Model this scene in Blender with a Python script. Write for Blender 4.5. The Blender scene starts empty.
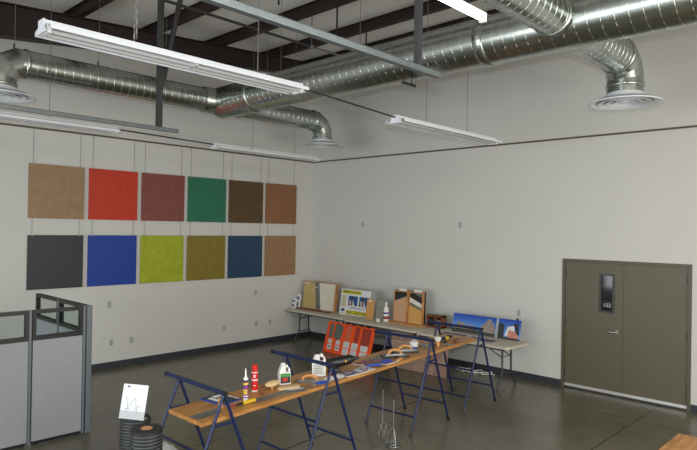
import bpy, bmesh, math, random
from mathutils import Matrix, Vector
random.seed(7)
SC = bpy.context.scene
COL = SC.collection
pi = math.pi

# ------------------------------------------------------------------ camera
def make_camera():
    yaw, pitch, roll = 0.7617, 0.0060, 0.0165
    f = Vector((math.cos(pitch)*math.cos(yaw), math.cos(pitch)*math.sin(yaw), math.sin(pitch)))
    r = Vector((math.sin(yaw), -math.cos(yaw), 0)); u = r.cross(f)
    r2 = r*math.cos(roll) + u*math.sin(roll); u2 = r2.cross(f)
    cd = bpy.data.cameras.new('camera'); co = bpy.data.objects.new('camera', cd)
    COL.objects.link(co)
    M = Matrix((r2, u2, -f)).transposed().to_4x4()
    M.translation = Vector((-9.9508, -10.7373, 2.6347))
    co.matrix_world = M
    cd.sensor_width = 36.0; cd.lens = 36.0*596.17/697.0
    cd.clip_start = 0.05; cd.clip_end = 100
    SC.camera = co
    return co
CAM = make_camera()

# ------------------------------------------------------------------ world and lights
W = bpy.data.worlds.new('world'); SC.world = W; W.use_nodes = True
bg = W.node_tree.nodes['Background']
bg.inputs['Color'].default_value = (1.0, 0.93, 0.80, 1)
bg.inputs['Strength'].default_value = 0.32

def area(name, loc, target, sx, sy, power, color):
    l = bpy.data.lights.new(name, 'AREA'); l.shape = 'RECTANGLE'; l.size = sx; l.size_y = sy
    l.energy = power; l.color = color
    o = bpy.data.objects.new(name, l); COL.objects.link(o)
    o.location = loc
    o.rotation_euler = (Vector(target)-Vector(loc)).to_track_quat('-Z', 'Y').to_euler()
    return o
area('daylight_opening_front', (-6.5, -15.5, 1.6), (-3, 0, 1.4), 8, 2.6, 380, (1.0, 0.95, 0.86))
area('daylight_opening_side', (-15.0, -5.5, 1.8), (0, -5.5, 1.4), 8, 2.8, 440, (0.93, 0.97, 1.0))
area('hall_lamps_behind', (-6.5, -12.6, 4.4), (-5.5, -11.0, 0), 8, 2.4, 300, (1.0, 0.95, 0.84))
# the photographer's own flash just above the lens
fl = bpy.data.lights.new('camera_flash', 'SPOT'); fl.energy = 470; fl.color = (0.86, 0.94, 1.0)
fl.shadow_soft_size = 0.03; fl.spot_size = math.radians(85); fl.spot_blend = 0.8
flo = bpy.data.objects.new('camera_flash', fl); COL.objects.link(flo)
flo.location = (-9.95, -10.74, 2.635+0.20)
flo.rotation_euler = Vector((math.cos(.7617), math.sin(.7617), 0.0)).to_track_quat('-Z', 'Y').to_euler()

SC.view_settings.view_transform = 'Standard'
SC.view_settings.look = 'None'
SC.view_settings.gamma = 1
SC.view_settings.use_curve_mapping = False
SC.view_settings.exposure = 0.02

# ------------------------------------------------------------------ materials
def lin(c):
    c = c/255.0
    return c/12.92 if c <= 0.04045 else ((c+0.055)/1.055)**2.4
def rgb(r, g, b, k=1.0):
    return tuple(min(0.92, lin(v)*k) for v in (r, g, b)) + (1,)
MATS = {}
def mat(name, color, rough=0.6, metal=0.0, noise=0.0, nscale=8.0, bump=0.0, bscale=60.0, spec=0.5,
        trans=0.0, alpha=1.0, coat=0.0, stretch=None, emit=None, estr=0.0):
    if name in MATS: return MATS[name]
    m = bpy.data.materials.new(name); m.use_nodes = True
    nt = m.node_tree; b = nt.nodes['Principled BSDF']
    b.inputs['Base Color'].default_value = color
    b.inputs['Roughness'].default_value = rough
    b.inputs['Metallic'].default_value = metal
    b.inputs['Specular IOR Level'].default_value = spec
    b.inputs['Transmission Weight'].default_value = trans
    b.inputs['Alpha'].default_value = alpha
    b.inputs['Coat Weight'].default_value = coat
    if emit:
        b.inputs['Emission Color'].default_value = emit; b.inputs['Emission Strength'].default_value = estr
    tc = nt.nodes.new('ShaderNodeTexCoord'); mp = nt.nodes.new('ShaderNodeMapping')
    nt.links.new(tc.outputs['Object'], mp.inputs['Vector'])
    if stretch: mp.inputs['Scale'].default_value = stretch
    if noise > 0:
        n = nt.nodes.new('ShaderNodeTexNoise'); n.inputs['Scale'].default_value = nscale
        n.inputs['Detail'].default_value = 6; n.inputs['Roughness'].default_value = 0.65
        nt.links.new(mp.outputs['Vector'], n.inputs['Vector'])
        cr = nt.nodes.new('ShaderNodeValToRGB')
        cr.color_ramp.elements[0].position = 0.3; cr.color_ramp.elements[1].position = 0.7
        cr.color_ramp.elements[0].color = tuple(v*(1-noise) for v in color[:3]) + (1,)
        cr.color_ramp.elements[1].color = tuple(min(.95, v*(1+noise)) for v in color[:3]) + (1,)
        nt.links.new(n.outputs['Fac'], cr.inputs['Fac']); nt.links.new(cr.outputs['Color'], b.inputs['Base Color'])
    if bump > 0:
        n2 = nt.nodes.new('ShaderNodeTexNoise'); n2.inputs['Scale'].default_value = bscale
        n2.inputs['Detail'].default_value = 4
        nt.links.new(mp.outputs['Vector'], n2.inputs['Vector'])
        bp = nt.nodes.new('ShaderNodeBump'); bp.inputs['Strength'].default_value = bump
        bp.inputs['Distance'].default_value = 0.01
        nt.links.new(n2.outputs['Fac'], bp.inputs['Height']); nt.links.new(bp.outputs['Normal'], b.inputs['Normal'])
    MATS[name] = m
    return m

M_wall = mat('painted_wall', (0.60, 0.60, 0.575, 1), 0.75, noise=0.02, nscale=1.5, bump=0.05, bscale=120)
M_ceil = mat('vinyl_insulation', (0.72, 0.71, 0.68, 1), 0.6, noise=0.04, nscale=0.8, bump=0.4, bscale=1.2)
M_base = mat('slate_rubber_base', rgb(46, 52, 58), 0.5)
M_trim = mat('dark_wall_channel', rgb(88, 78, 66), 0.5)
M_red_iron = mat('dark_red_iron', rgb(34, 20, 18), 0.6, noise=0.15, nscale=4)
M_white = mat('white_enamel', (0.70, 0.73, 0.78, 1), 0.3)
M_whitep = mat('white_plastic', (0.80, 0.80, 0.78, 1), 0.35)
M_tube_off = mat('unlit_tube', (0.50, 0.50, 0.50, 1), 0.2)
M_black = mat('black_plastic', (0.012, 0.012, 0.014, 1), 0.35)
M_galv = mat('galvanized_steel', (0.44, 0.475, 0.45, 1), 0.27, metal=1.0, noise=0.16, nscale=9, bump=0.10, bscale=7)
M_galv_s = mat('galvanized_seam', (0.85, 0.88, 0.9, 1), 0.22, metal=1.0)
M_strut = mat('galvanized_channel', (0.16, 0.185, 0.195, 1), 0.42, metal=0.6, noise=0.1, nscale=20)
M_post = mat('dark_steel_tube', rgb(50, 51, 53), 0.55, metal=0.2)
M_steel = mat('bright_steel', (0.38, 0.39, 0.40, 1), 0.35, metal=1.0)
M_wire = mat('hanger_wire', rgb(110, 110, 106), 0.5, metal=0.3)
M_navy = mat('navy_enamel', (0.004, 0.014, 0.070, 1), 0.38, coat=0.0)
M_legblk = mat('black_leg_tube', (0.03, 0.03, 0.032, 1), 0.4)
M_tabletop = mat('speckled_table_top', rgb(196, 190, 174), 0.5, noise=0.06, nscale=60)
M_fabric = mat('grey_panel_fabric', rgb(152, 154, 160), 0.9, noise=0.12, nscale=120, bump=0.3, bscale=300)
M_pframe = mat('dark_partition_frame', rgb(14, 18, 20), 0.4)
M_ppost = mat('grey_partition_post', rgb(102, 110, 116), 0.4)
M_door = mat('olive_door_paint', rgb(92, 87, 70), 0.45, noise=0.04, nscale=3)
M_dframe = mat('olive_frame_paint', rgb(84, 80, 63), 0.45)
M_card = mat('cardboard', rgb(190, 140, 100), 0.8)
M_ink = mat('dark_ink', rgb(40, 42, 46), 0.7)
M_paper = mat('white_paper', (0.78, 0.80, 0.82, 1), 0.5)
M_roll = mat('black_mesh_roll', rgb(34, 36, 38), 0.55, noise=0.3, nscale=60)
M_strand = mat('silver_strand', rgb(116, 120, 122), 0.4, metal=0.4)

def glass_mat():
    m = bpy.data.materials.new('clear_glass'); m.use_nodes = True
    nt = m.node_tree; b = nt.nodes['Principled BSDF']
    b.inputs['Base Color'].default_value = (0.80, 0.88, 0.86, 1); b.inputs['Roughness'].default_value = 0.03
    b.inputs['Transmission Weight'].default_value = 1.0; b.inputs['IOR'].default_value = 1.05
    return m
M_glass = glass_mat()
M_dglass = mat('dark_door_glass', (0.012, 0.014, 0.016, 1), 0.06)

def wood_mat(name, c1, c2, scale=(1.5, 14, 14), rough=0.4):
    m = bpy.data.materials.new(name); m.use_nodes = True
    nt = m.node_tree; b = nt.nodes['Principled BSDF']
    tc = nt.nodes.new('ShaderNodeTexCoord'); mp = nt.nodes.new('ShaderNodeMapping')
    mp.inputs['Scale'].default_value = scale
    n = nt.nodes.new('ShaderNodeTexNoise'); n.inputs['Scale'].default_value = 1.6; n.inputs['Detail'].default_value = 8
    n.inputs['Distortion'].default_value = 1.2
    cr = nt.nodes.new('ShaderNodeValToRGB'); cr.color_ramp.elements[0].position = .32; cr.color_ramp.elements[1].position = .68
    cr.color_ramp.elements[0].color = c1; cr.color_ramp.elements[1].color = c2
    nt.links.new(tc.outputs['Object'], mp.inputs['Vector']); nt.links.new(mp.outputs['Vector'], n.inputs['Vector'])
    nt.links.new(n.outputs['Fac'], cr.inputs['Fac']); nt.links.new(cr.outputs['Color'], b.inputs['Base Color'])
    b.inputs['Roughness'].default_value = rough
    return m
M_bench = wood_mat('oak_worktop', rgb(150, 100, 46), rgb(196, 142, 80))
M_pine = wood_mat('pine_wood', rgb(176, 118, 66), rgb(200, 142, 88), (6, 6, 2))
M_oakdark = wood_mat('brown_wood', rgb(104, 58, 32), rgb(132, 80, 46), (4, 4, 10))
M_handle = wood_mat('handle_wood', rgb(190, 132, 78), rgb(212, 158, 102), (8, 3, 3), 0.45)

def floor_mat():
    m = bpy.data.materials.new('polished_concrete'); m.use_nodes = True
    nt = m.node_tree; b = nt.nodes['Principled BSDF']; N = nt.nodes.new; L = nt.links.new
    tc = N('ShaderNodeTexCoord')
    n1 = N('ShaderNodeTexNoise'); n1.inputs['Scale'].default_value = 0.8; n1.inputs['Detail'].default_value = 8; n1.inputs['Roughness'].default_value = 0.7
    L(tc.outputs['Object'], n1.inputs['Vector'])
    cr = N('ShaderNodeValToRGB'); cr.color_ramp.elements[0].position = .3; cr.color_ramp.elements[1].position = .72
    cr.color_ramp.elements[0].color = rgb(82, 79, 66); cr.color_ramp.elements[1].color = rgb(112, 108, 92)
    L(n1.outputs['Fac'], cr.inputs['Fac'])
    n2 = N('ShaderNodeTexNoise'); n2.inputs['Scale'].default_value = 22; n2.inputs['Detail'].default_value = 6
    L(tc.outputs['Object'], n2.inputs['Vector'])
    mx = N('ShaderNodeMix'); mx.data_type = 'RGBA'; mx.blend_type = 'OVERLAY'; mx.inputs['Factor'].default_value = 0.25
    L(cr.outputs['Color'], mx.inputs['A']); L(n2.outputs['Color'], mx.inputs['B'])
    # saw-cut joints every 3.4 m
    sp = N('ShaderNodeSeparateXYZ'); L(tc.outputs['Object'], sp.inputs['Vector'])
    masks = []
    for ax, off in (('Y', 4.5), ('X', 4.45)):
        a = N('ShaderNodeMath'); a.operation = 'ADD'; a.inputs[1].default_value = off + 1.7 + 34
        L(sp.outputs[ax], a.inputs[0])
        md = N('ShaderNodeMath'); md.operation = 'FLOORED_MODULO'; md.inputs[1].default_value = 3.4; L(a.outputs[0], md.inputs[0])
        s = N('ShaderNodeMath'); s.operation = 'SUBTRACT'; s.inputs[1].default_value = 1.7; L(md.outputs[0], s.inputs[0])
        ab = N('ShaderNodeMath'); ab.operation = 'ABSOLUTE'; L(s.outputs[0], ab.inputs[0])
        lt = N('ShaderNodeMath'); lt.operation = 'LESS_THAN'; lt.inputs[1].default_value = 0.008; L(ab.outputs[0], lt.inputs[0])
        masks.append(lt)
    mxm = N('ShaderNodeMath'); mxm.operation = 'MAXIMUM'; L(masks[0].outputs[0], mxm.inputs[0]); L(masks[1].outputs[0], mxm.inputs[1])
    m2 = N('ShaderNodeMix'); m2.data_type = 'RGBA'; m2.inputs['B'].default_value = rgb(34, 32, 27)
    L(mxm.outputs[0], m2.inputs['Factor']); L(mx.outputs['Result'], m2.inputs['A'])
    L(m2.outputs['Result'], b.inputs['Base Color'])
    b.inputs['Roughness'].default_value = 0.2
    mr = N('ShaderNodeMapRange'); mr.inputs['To Min'].default_value = 0.14; mr.inputs['To Max'].default_value = 0.34
    L(n1.outputs['Fac'], mr.inputs['Value']); L(mr.outputs['Result'], b.inputs['Roughness'])
    return m
M_floor = floor_mat()

# ------------------------------------------------------------------ mesh helpers
class MB:
    def __init__(s, M=None):
        s.v = []; s.f = []; s.mi = []; s.sm = []; s.M = M or Matrix.Identity(4)
    def add(s, vs, fs, mi=0, sm=False):
        o = len(s.v); s.v += [s.M @ Vector(p) for p in vs]
        for f in fs: s.f.append([o+i for i in f]); s.mi.append(mi); s.sm.append(sm)
        return s
    def box(s, x0, y0, z0, x1, y1, z1, mi=0):
        x0, x1 = sorted((x0, x1)); y0, y1 = sorted((y0, y1)); z0, z1 = sorted((z0, z1))
        vs = [(x0,y0,z0),(x1,y0,z0),(x1,y1,z0),(x0,y1,z0),(x0,y0,z1),(x1,y0,z1),(x1,y1,z1),(x0,y1,z1)]
        return s.add(vs, [(0,3,2,1),(4,5,6,7),(0,1,5,4),(1,2,6,5),(2,3,7,6),(3,0,4,7)], mi)
    def prism(s, pts, z0, z1, mi=0, sm=False):     # polygon in xy, extruded in z
        n = len(pts)
        a = sum(pts[i][0]*pts[(i+1)%n][1]-pts[(i+1)%n][0]*pts[i][1] for i in range(n))
        if a < 0: pts = pts[::-1]
        vs = [(p[0],p[1],z0) for p in pts] + [(p[0],p[1],z1) for p in pts]
        s.add(vs, [tuple(range(n))[::-1], tuple(range(n, 2*n))], mi)
        return s.add(vs, [(i,(i+1)%n,n+(i+1)%n,n+i) for i in range(n)], mi, sm)
    def extr_x(s, pts, x0, x1, mi=0):              # polygon in yz, extruded in x
        n = len(pts)
        a = sum(pts[i][0]*pts[(i+1)%n][1]-pts[(i+1)%n][0]*pts[i][1] for i in range(n))
        if a < 0: pts = pts[::-1]
        vs = [(x0,p[0],p[1]) for p in pts] + [(x1,p[0],p[1]) for p in pts]
        return s.add(vs, [tuple(range(n))[::-1], tuple(range(n, 2*n))] + [(i,(i+1)%n,n+(i+1)%n,n+i) for i in range(n)], mi)
    def tube(s, path, r, seg=10, mi=0, caps=True, crease=False):
        P = [Vector(p) for p in path]; n = len(P)
        rr = r if isinstance(r, (list, tuple)) else [r]*n
        T = []
        for i in range(n):
            if i == 0: t = P[1]-P[0]
            elif i == n-1: t = P[-1]-P[-2]
            else: t = (P[i]-P[i-1]).normalized() + (P[i+1]-P[i]).normalized()
            T.append(t.normalized())
        up = Vector((0,0,1)) if abs(T[0].z) < 0.9 else Vector((0,1,0))
        a = T[0].cross(up).normalized(); rings = []
        for i in range(n):
            a = (a - T[i]*a.dot(T[i])).normalized(); b = T[i].cross(a)
            d = (P[i]-P[i-1]).normalized() if i > 0 else (P[1]-P[0]).normalized()
            ring = []
            for k in range(seg):
                ang = 2*pi*k/seg; o = a*math.cos(ang) + b*math.sin(ang)
                if 0 < i < n-1:      # mitre
                    c = T[i].dot(d); w = (d - T[i]*c)
                    if w.length > 1e-4 and c > 0.3:
                        wn = w.normalized(); o = o + wn*(o.dot(wn))*(1/c - 1)
                ring.append(P[i] + o*rr[i])
            rings.append(ring)
        if crease:
            for i in range(n-1):
                vs = rings[i] + rings[i+1]
                s.add(vs, [(k,(k+1)%seg,seg+(k+1)%seg,seg+k) for k in range(seg)], mi, True)
        else:
            vs = [p for rg in rings for p in rg]
            s.add(vs, [(i*seg+k, i*seg+(k+1)%seg, (i+1)*seg+(k+1)%seg, (i+1)*seg+k) for i in range(n-1) for k in range(seg)], mi, True)
        if caps:
            s.add(rings[0], [tuple(range(seg))[::-1]], mi); s.add(rings[-1], [tuple(range(seg))], mi)
        return s
    def lathe(s, prof, cx=0, cy=0, cz=0, seg=32, mi=0, sm=True, crease=True):
        for (r0,z0),(r1,z1) in zip(prof[:-1], prof[1:]):
            vs = []
            for r, z in ((r0,z0),(r1,z1)):
                for k in range(seg):
                    a = 2*pi*k/seg; vs.append((cx+r*math.cos(a), cy+r*math.sin(a), cz+z))
            s.add(vs, [(k,(k+1)%seg,seg+(k+1)%seg,seg+k) for k in range(seg)], mi, sm)
        return s
    def ball(s, c, r, seg=12, mi=0, scale=(1,1,1)):
        prof = [(max(1e-4, math.cos(t)*r), math.sin(t)*r) for t in [(-pi/2)+pi*i/8 for i in range(9)]]
        vs = []
        for pr, z in prof:
            for k in range(seg):
                a = 2*pi*k/seg; vs.append((c[0]+pr*math.cos(a)*scale[0], c[1]+pr*math.sin(a)*scale[1], c[2]+z*scale[2]))
        return s.add(vs, [(i*seg+k, i*seg+(k+1)%seg, (i+1)*seg+(k+1)%seg, (i+1)*seg+k) for i in range(8) for k in range(seg)], mi, True)
    def build(s, name, mats, parent=None, bevel=0.0):
        me = bpy.data.meshes.new(name)
        me.from_pydata([tuple(p) for p in s.v], [], s.f)
        for m in (mats if isinstance(mats, (list, tuple)) else [mats]): me.materials.append(m)
        for p, mi, sm in zip(me.polygons, s.mi, s.sm): p.material_index = mi; p.use_smooth = sm
        if bevel > 0:
            bm = bmesh.new(); bm.from_mesh(me)
            bmesh.ops.remove_doubles(bm, verts=bm.verts, dist=1e-5)
            es = [e for e in bm.edges if len(e.link_faces) == 2 and e.calc_face_angle(0) > 0.8]
            bmesh.ops.bevel(bm, geom=es, offset=bevel, segments=2, affect='EDGES', profile=0.6)
            bm.to_mesh(me); bm.free()
        me.update()
        o = bpy.data.objects.new(name, me); COL.objects.link(o)
        if parent: o.parent = parent
        return o

def thing(name, label, cat, loc=(0,0,0), rotz=0, group=None):
    o = bpy.data.objects.new(name, None); COL.objects.link(o); o.empty_display_size = 0.1
    o.location = loc; o.rotation_euler = (0, 0, rotz)
    o['label'] = label; o['category'] = cat
    if group: o['group'] = group
    return o
def tag(o, label, cat, group=None, loc=None, rotz=None):
    o['label'] = label; o['category'] = cat
    if group: o['group'] = group
    if loc is not None: o.location = loc
    if rotz is not None: o.rotation_euler = (0, 0, rotz)
    return o
def struct(o):
    o['kind'] = 'structure'; return o
def copy_tree(o, parent=None):
    c = o.copy(); COL.objects.link(c)
    if parent: c.parent = parent
    for ch in list(o.children): copy_tree(ch, c)
    return c

# ------------------------------------------------------------------ room shell
XW, YS = -16.0, -16.0
ROOF_A, ROOF_B = 6.529, 0.066
def roof(x): return ROOF_A + ROOF_B*x

struct(MB().box(XW, YS, -0.15, 0.2, 0.2, 0).build('floor', M_floor))
struct(MB().box(XW, 0, 0, 0, 0.18, 6.75).build('wall_left', M_wall))
DY0, DY1, DH = -6.345, -8.325, 2.185      # door opening in the right wall
wr = MB()
wr.box(0, DY0, 0, 0.18, 0.18, 6.75).box(0, YS, 0, 0.18, DY1, 6.75).box(0, DY1, DH, 0.18, DY0, 6.75)
struct(wr.build('wall_right', M_wall))
cl = MB()
cl.add([(XW, YS, roof(XW)), (0.2, YS, roof(0.2)), (0.2, 0.2, roof(0.2)), (XW, 0.2, roof(XW)),
        (XW, YS, roof(XW)+.15), (0.2, YS, roof(0.2)+.15), (0.2, 0.2, roof(0.2)+.15), (XW, 0.2, roof(XW)+.15)],
       [(0,3,2,1),(4,5,6,7),(0,1,5,4),(1,2,6,5),(2,3,7,6),(3,0,4,7)])
struct(cl.build('ceiling', M_ceil))
struct(MB().box(XW, -0.014, 0, -0.014, 0, 0.11).build('baseboard_left', M_base))
bb = MB(); bb.box(-0.014, DY0, 0, 0, -0.0, 0.11).box(-0.014, YS, 0, 0, DY1, 0.11)
struct(bb.build('baseboard_right', M_base))
struct(MB().box(-0.014, YS, 4.225, 0, 0, 4.255).build('trim_1', M_trim))
struct(MB().box(XW, -0.014, 4.225, -0.014, 0, 4.255).build('trim_2', M_trim))

# double door
door = bpy.data.objects.new('door_1', None); COL.objects.link(door); struct(door)
door.location = (0, (DY0+DY1)/2, 0)
hw = (DY0-DY1)/2
fr = MB()
fr.box(-0.014, -hw, 0, 0.14, -hw+0.05, DH).box(-0.014, hw-0.05, 0, 0.14, hw, DH).box(-0.014, -hw+0.05, DH-0.05, 0.14, hw-0.05, DH)
fr.box(0.035, -hw+0.05, 0, 0.05, -hw+0.066, DH-.05).box(0.035, hw-0.066, 0, 0.05, hw-0.05, DH-.05)
fr.build('door_frame', M_dframe, door)
ly = -0.012      # meeting line (local y)
# left leaf has the vision panel, cut as four boxes round the opening
L0, L1 = ly+0.002, hw-0.053
V0, V1, Z0, Z1 = 7.31-6.955-0.0, 7.31-7.17, 1.35, 1.945
lf = MB()
lf.box(0.006, L0, 0.03, 0.05, V1, DH-0.053).box(0.006, V0, 0.03, 0.05, L1, DH-0.053)
lf.box(0.006, V1, 0.03, 0.05, V0, Z0).box(0.006, V1, Z1, 0.05, V0, DH-0.053)
leaf = lf.build('door_leaf', M_door, door)
vf = MB()
vf.box(-0.004, V1-0.012, Z0-0.02, 0.006, V1+0.02, Z1+0.02).box(-0.004, V0-0.02, Z0-0.02, 0.006, V0+0.012, Z1+0.02)
vf.box(-0.004, V1+0.02, Z0-0.02, 0.006, V0-0.02, Z0+0.012).box(-0.004, V1+0.02, Z1-0.012, 0.006, V0-0.02, Z1+0.02)
vf.build('vision_frame', mat('dark_vision_frame', rgb(44, 50, 52), 0.4), leaf)
MB().box(0.012, V1, Z0, 0.02, V0, Z1).build('door_glass', M_dglass, leaf)
def text_mesh(name, body, size, M, m, parent, extrude=0.0006):
    cu = bpy.data.curves.new(name, 'FONT'); cu.body = body; cu.size = size; cu.extrude = extrude
    cu.align_x = 'CENTER'; cu.align_y = 'CENTER'
    tmp = bpy.data.objects.new(name, cu); COL.objects.link(tmp)
    dg = bpy.context.evaluated_depsgraph_get()
    me = bpy.data.meshes.new_from_object(tmp.evaluated_get(dg))
    bpy.data.objects.remove(tmp)
    me.transform(M); me.materials.clear(); me.materials.append(m)
    o = bpy.data.objects.new(name, me); COL.objects.link(o); o.parent = parent
    return o
# local frame of something on the right wall: u to the viewer's right (-y), v up, n out (-x)
def wallM(x, y, z, lean=0.0, yaw=0.0):
    R = Matrix.Rotation(yaw, 4, 'Z')
    U = R @ Vector((0,-1,0)); V = R @ Vector((math.sin(lean),0,math.cos(lean))); N = U.cross(V)
    M = Matrix((U, V, N)).transposed().to_4x4(); M.translation = Vector((x, y, z))
    return M
M_etch = mat('white_lettering', (0.55, 0.58, 0.58, 1), 0.5)
text_mesh('room_number', '152', 0.085, wallM(0.0115, (V0+V1)/2, Z0+0.10), M_etch, leaf)
MB().box(0.006, -hw+0.053, 0.03, 0.05, ly-0.002, DH-0.053).build('door_leaf', M_door, door)
sw = MB()
for a, b in ((-hw+0.053, ly-0.002), (L0, L1)): sw.box(-0.004, a, 0.03, 0.006, b, 0.075)
sw.build('door_sweep', mat('aluminium_sweep', (0.62, 0.63, 0.62, 1), 0.4, metal=0.6), door)
MB().box(-0.012, -hw+0.05, 0, 0.12, hw-0.05, 0.012).build('threshold', M_black, door)
hd = MB()
hd.tube([(0.006, 0.08, 1.04), (-0.012, 0.08, 1.04)], .028, 16)
hd.tube([(-0.006, 0.08, 1.04), (-0.06, 0.08, 1.04), (-0.06, 0.20, 1.035)], 0.011, 10)
hd.build('lever_handle', M_steel, leaf)
for y in (hw-0.052, -hw+0.052):
    for z in (0.25, 1.1, 1.95):
        MB().box(-0.006, y-0.012, z-0.055, 0.006, y+0.012, z+0.055).build('hinge', M_post, door)

# ------------------------------------------------------------------ roof steel
def purlin(x, label):
    h = 0.19; mb = MB()
    prof = [(-.035, 0), (.004, 0), (.004, -h+.004), (.04, -h+.004), (.04, -h), (0, -h), (0, -.004), (-.035, -.004)]
    vs0 = [(p[0], -0.05, p[1]-0.002+ROOF_B*p[0]) for p in prof]; vs1 = [(p[0], YS+0.2, p[1]-0.002+ROOF_B*p[0]) for p in prof]
    n = len(prof)
    # solid dark red joist with two flanges
    mb.box(-.003, -0.05, -h, .003, YS+0.2, -0.006)
    mb.box(-.055, -0.05, -0.010, .055, YS+0.2, -0.006)
    mb.box(-.055, -0.05, -h, .055, YS+0.2, -h+0.006)
    o = mb.build('roof_purlin', M_red_iron)
    return tag(o, label, 'roof beam', 'dark red roof purlins', loc=(x, 0, roof(x)))
for x, lb in ((-7.45, 'dark red roof purlin at the upper left edge of the ceiling, left of the others'),
              (-6.08, 'dark red roof purlin passing above the long white hanging light near the left'),
              (-4.72, 'dark red roof purlin behind the top of the strut posts, second visible from left'),
              (-3.38, 'dark red roof purlin crossing above the galvanized strut channel in mid ceiling'),
              (-1.98, 'dark red roof purlin with black hanger rods just before the main duct'),
              (-0.75, 'dark red roof purlin skimming the top edge of the round main duct')):
    purlin(x, lb)
# tapered rafter
rf = MB()
xa, xb = -12.0, -0.03
def rbot(x): return 5.90 + 0.102*(x+1.9)
rt = thing('roof_rafter', 'deep dark brown tapered steel rafter running along the left wall under the roof', 'roof beam', (0, -1.0, 0))
def wedge(mb, y0, y1, f0, f1):
    mb.add([(xa,y0,f0(xa)),(xb,y0,f0(xb)),(xb,y1,f0(xb)),(xa,y1,f0(xa)),(xa,y0,f1(xa)),(xb,y0,f1(xb)),(xb,y1,f1(xb)),(xa,y1,f1(xa))],
           [(0,3,2,1),(4,5,6,7),(0,1,5,4),(1,2,6,5),(2,3,7,6),(3,0,4,7)])
w1 = MB(); wedge(w1, -.006, .006, lambda x: rbot(x)+.012, lambda x: roof(x)-.212); w1.build('web', M_red_iron, rt)
w2 = MB(); wedge(w2, -.1, .1, rbot, lambda x: rbot(x)+.012); w2.build('bottom_flange', M_red_iron, rt)
w3 = MB(); wedge(w3, -.1, .1, lambda x: roof(x)-.212, lambda x: roof(x)-.200); w3.build('top_flange', M_red_iron, rt)

# ------------------------------------------------------------------ ducts
XD, ZD = -3.9, 4.82
Y1, Y2 = -1.83, -8.05
duct = thing('ventilation_duct', 'round galvanized spiral duct with branches and ceiling diffusers hung under the roof', 'air duct', (XD, Y1, ZD))
def seam(p0, p1, r, pitch, parent, rs=0.0035):
    p0, p1 = Vector(p0), Vector(p1); d = p1-p0; L = d.length; d.normalize()
    up = Vector((0,0,1)); a = d.cross(up).normalized(); b = d.cross(a)
    n = int(L/pitch*20); pts = []
    for i in range(n+1):
        t = i/n; ang = 2*pi*t*L/pitch
        pts.append(p0 + d*(t*L) + (a*math.cos(ang)+b*math.sin(ang))*(r+rs*0.2))
    MB().tube(pts, rs, 4).build('spiral_seam', M_galv_s, parent)
def ring(p, d, r, w, parent, name='collar'):
    p = Vector(p); d = Vector(d).normalized(); mb = MB()
    mb.tube([p-d*w, p-d*w*0.8, p+d*w*0.8, p+d*w], [r, r+.014, r+.014, r], 40)
    return mb.build(name, M_galv, parent)
RM = 0.275
main = MB().tube([(0, 0, 0), (0, -9.6, 0)], RM, 48).build('trunk_duct', M_galv, duct)
seam((0, -0.3, 0), (0, -9.6, 0), RM, 0.13, main, 0.003)
ring((0, -5.32, 0), (0, 1, 0), RM, 0.06, duct)
ring((0, -1.0, 0), (0, 1, 0), RM, 0.03, duct)
def diffuser(cx, cy, rneck, parent, ztop=-0.35, zr=-0.49):
    d = MB()
    d.lathe([(rneck-.01, ztop), (rneck, ztop-.01), (rneck+.04, zr+.075), (0.33, zr+.045), (0.435, zr+.012), (0.435, zr), (0.40, zr), (0.36, zr+.02), (0.33, zr+.03)], cx, cy, 0, 40)
    o = d.build('diffuser', M_white, parent)
    c = MB()
    for r0 in (0.31, 0.22, 0.13):
        c.lathe([(r0-.075, zr+.05), (r0-.03, zr+.035), (r0, zr+.008), (r0, zr+.003), (r0-.03, zr+.026), (r0-.075, zr+.042)], cx, cy, 0, 36)
    c.lathe([(0.002, zr+.01), (0.055, zr+.012), (0.055, zr+.02)], cx, cy, 0, 24)
    c.build('diffuser_cone', M_white, o)
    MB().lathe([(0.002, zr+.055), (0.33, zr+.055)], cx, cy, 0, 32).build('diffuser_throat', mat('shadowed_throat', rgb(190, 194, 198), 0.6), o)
def branch(x0, x1, y, r, elbow=True, name='branch_duct', drop=0.0):
    sgn = 1 if x1 > x0 else -1
    if elbow:
        R = 0.30; xs = x1 - sgn*R
        o = MB().tube([(x0, y, 0), (xs, y, 0)], r, 40).build(name, M_galv, duct)
        seam((x0+sgn*.3, y, 0), (xs, y, 0), r, 0.12, o)
        pts = [(xs-sgn*.0, y, 0)]
        for i in range(1, 4):
            a = (i-0.5)*pi/2/3; k = 1/math.cos(pi/12)
            pts.append((xs+sgn*R*math.sin(a)*k, y, -R+R*math.cos(a)*k))
        pts += [(x1, y, -R), (x1, y, -0.37-drop)]
        MB().tube(pts, r, 40, crease=True).build('elbow', M_galv, duct)
        ring((xs, y, 0), (1, 0, 0), r, 0.025, duct)
        ring((x1, y, -0.33), (0, 0, 1), r, 0.02, duct)
        diffuser(x1, y, r, duct, -0.35-drop, -0.49-drop)
    else:
        o = MB().tube([(x0, y, 0), (x1, y, 0)], r, 40).build(name, M_galv, duct)
        seam((x0+sgn*.3, y, 0), (x1, y, 0), r, 0.12, o)
RB = 0.195
branch(0, -1.44-XD, 0, RB)
branch(0, -7.42-XD, 0, RB)
# tee body joining the branches to the trunk
MB().tube([(-0.42, 0, 0), (-0.40, 0, 0), (0.40, 0, 0), (0.42, 0, 0)], [RB+.004, RB+.02, RB+.02, RB+.004], 40).build('tee', M_galv, duct)
branch(0, -2.11-XD, Y2-Y1, 0.215, drop=.06)
branch(0, -2.25, Y2-Y1, 0.195, elbow=False)
ring((-0.30, Y2-Y1, 0), (1, 0, 0), 0.195, 0.02, duct)
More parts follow.
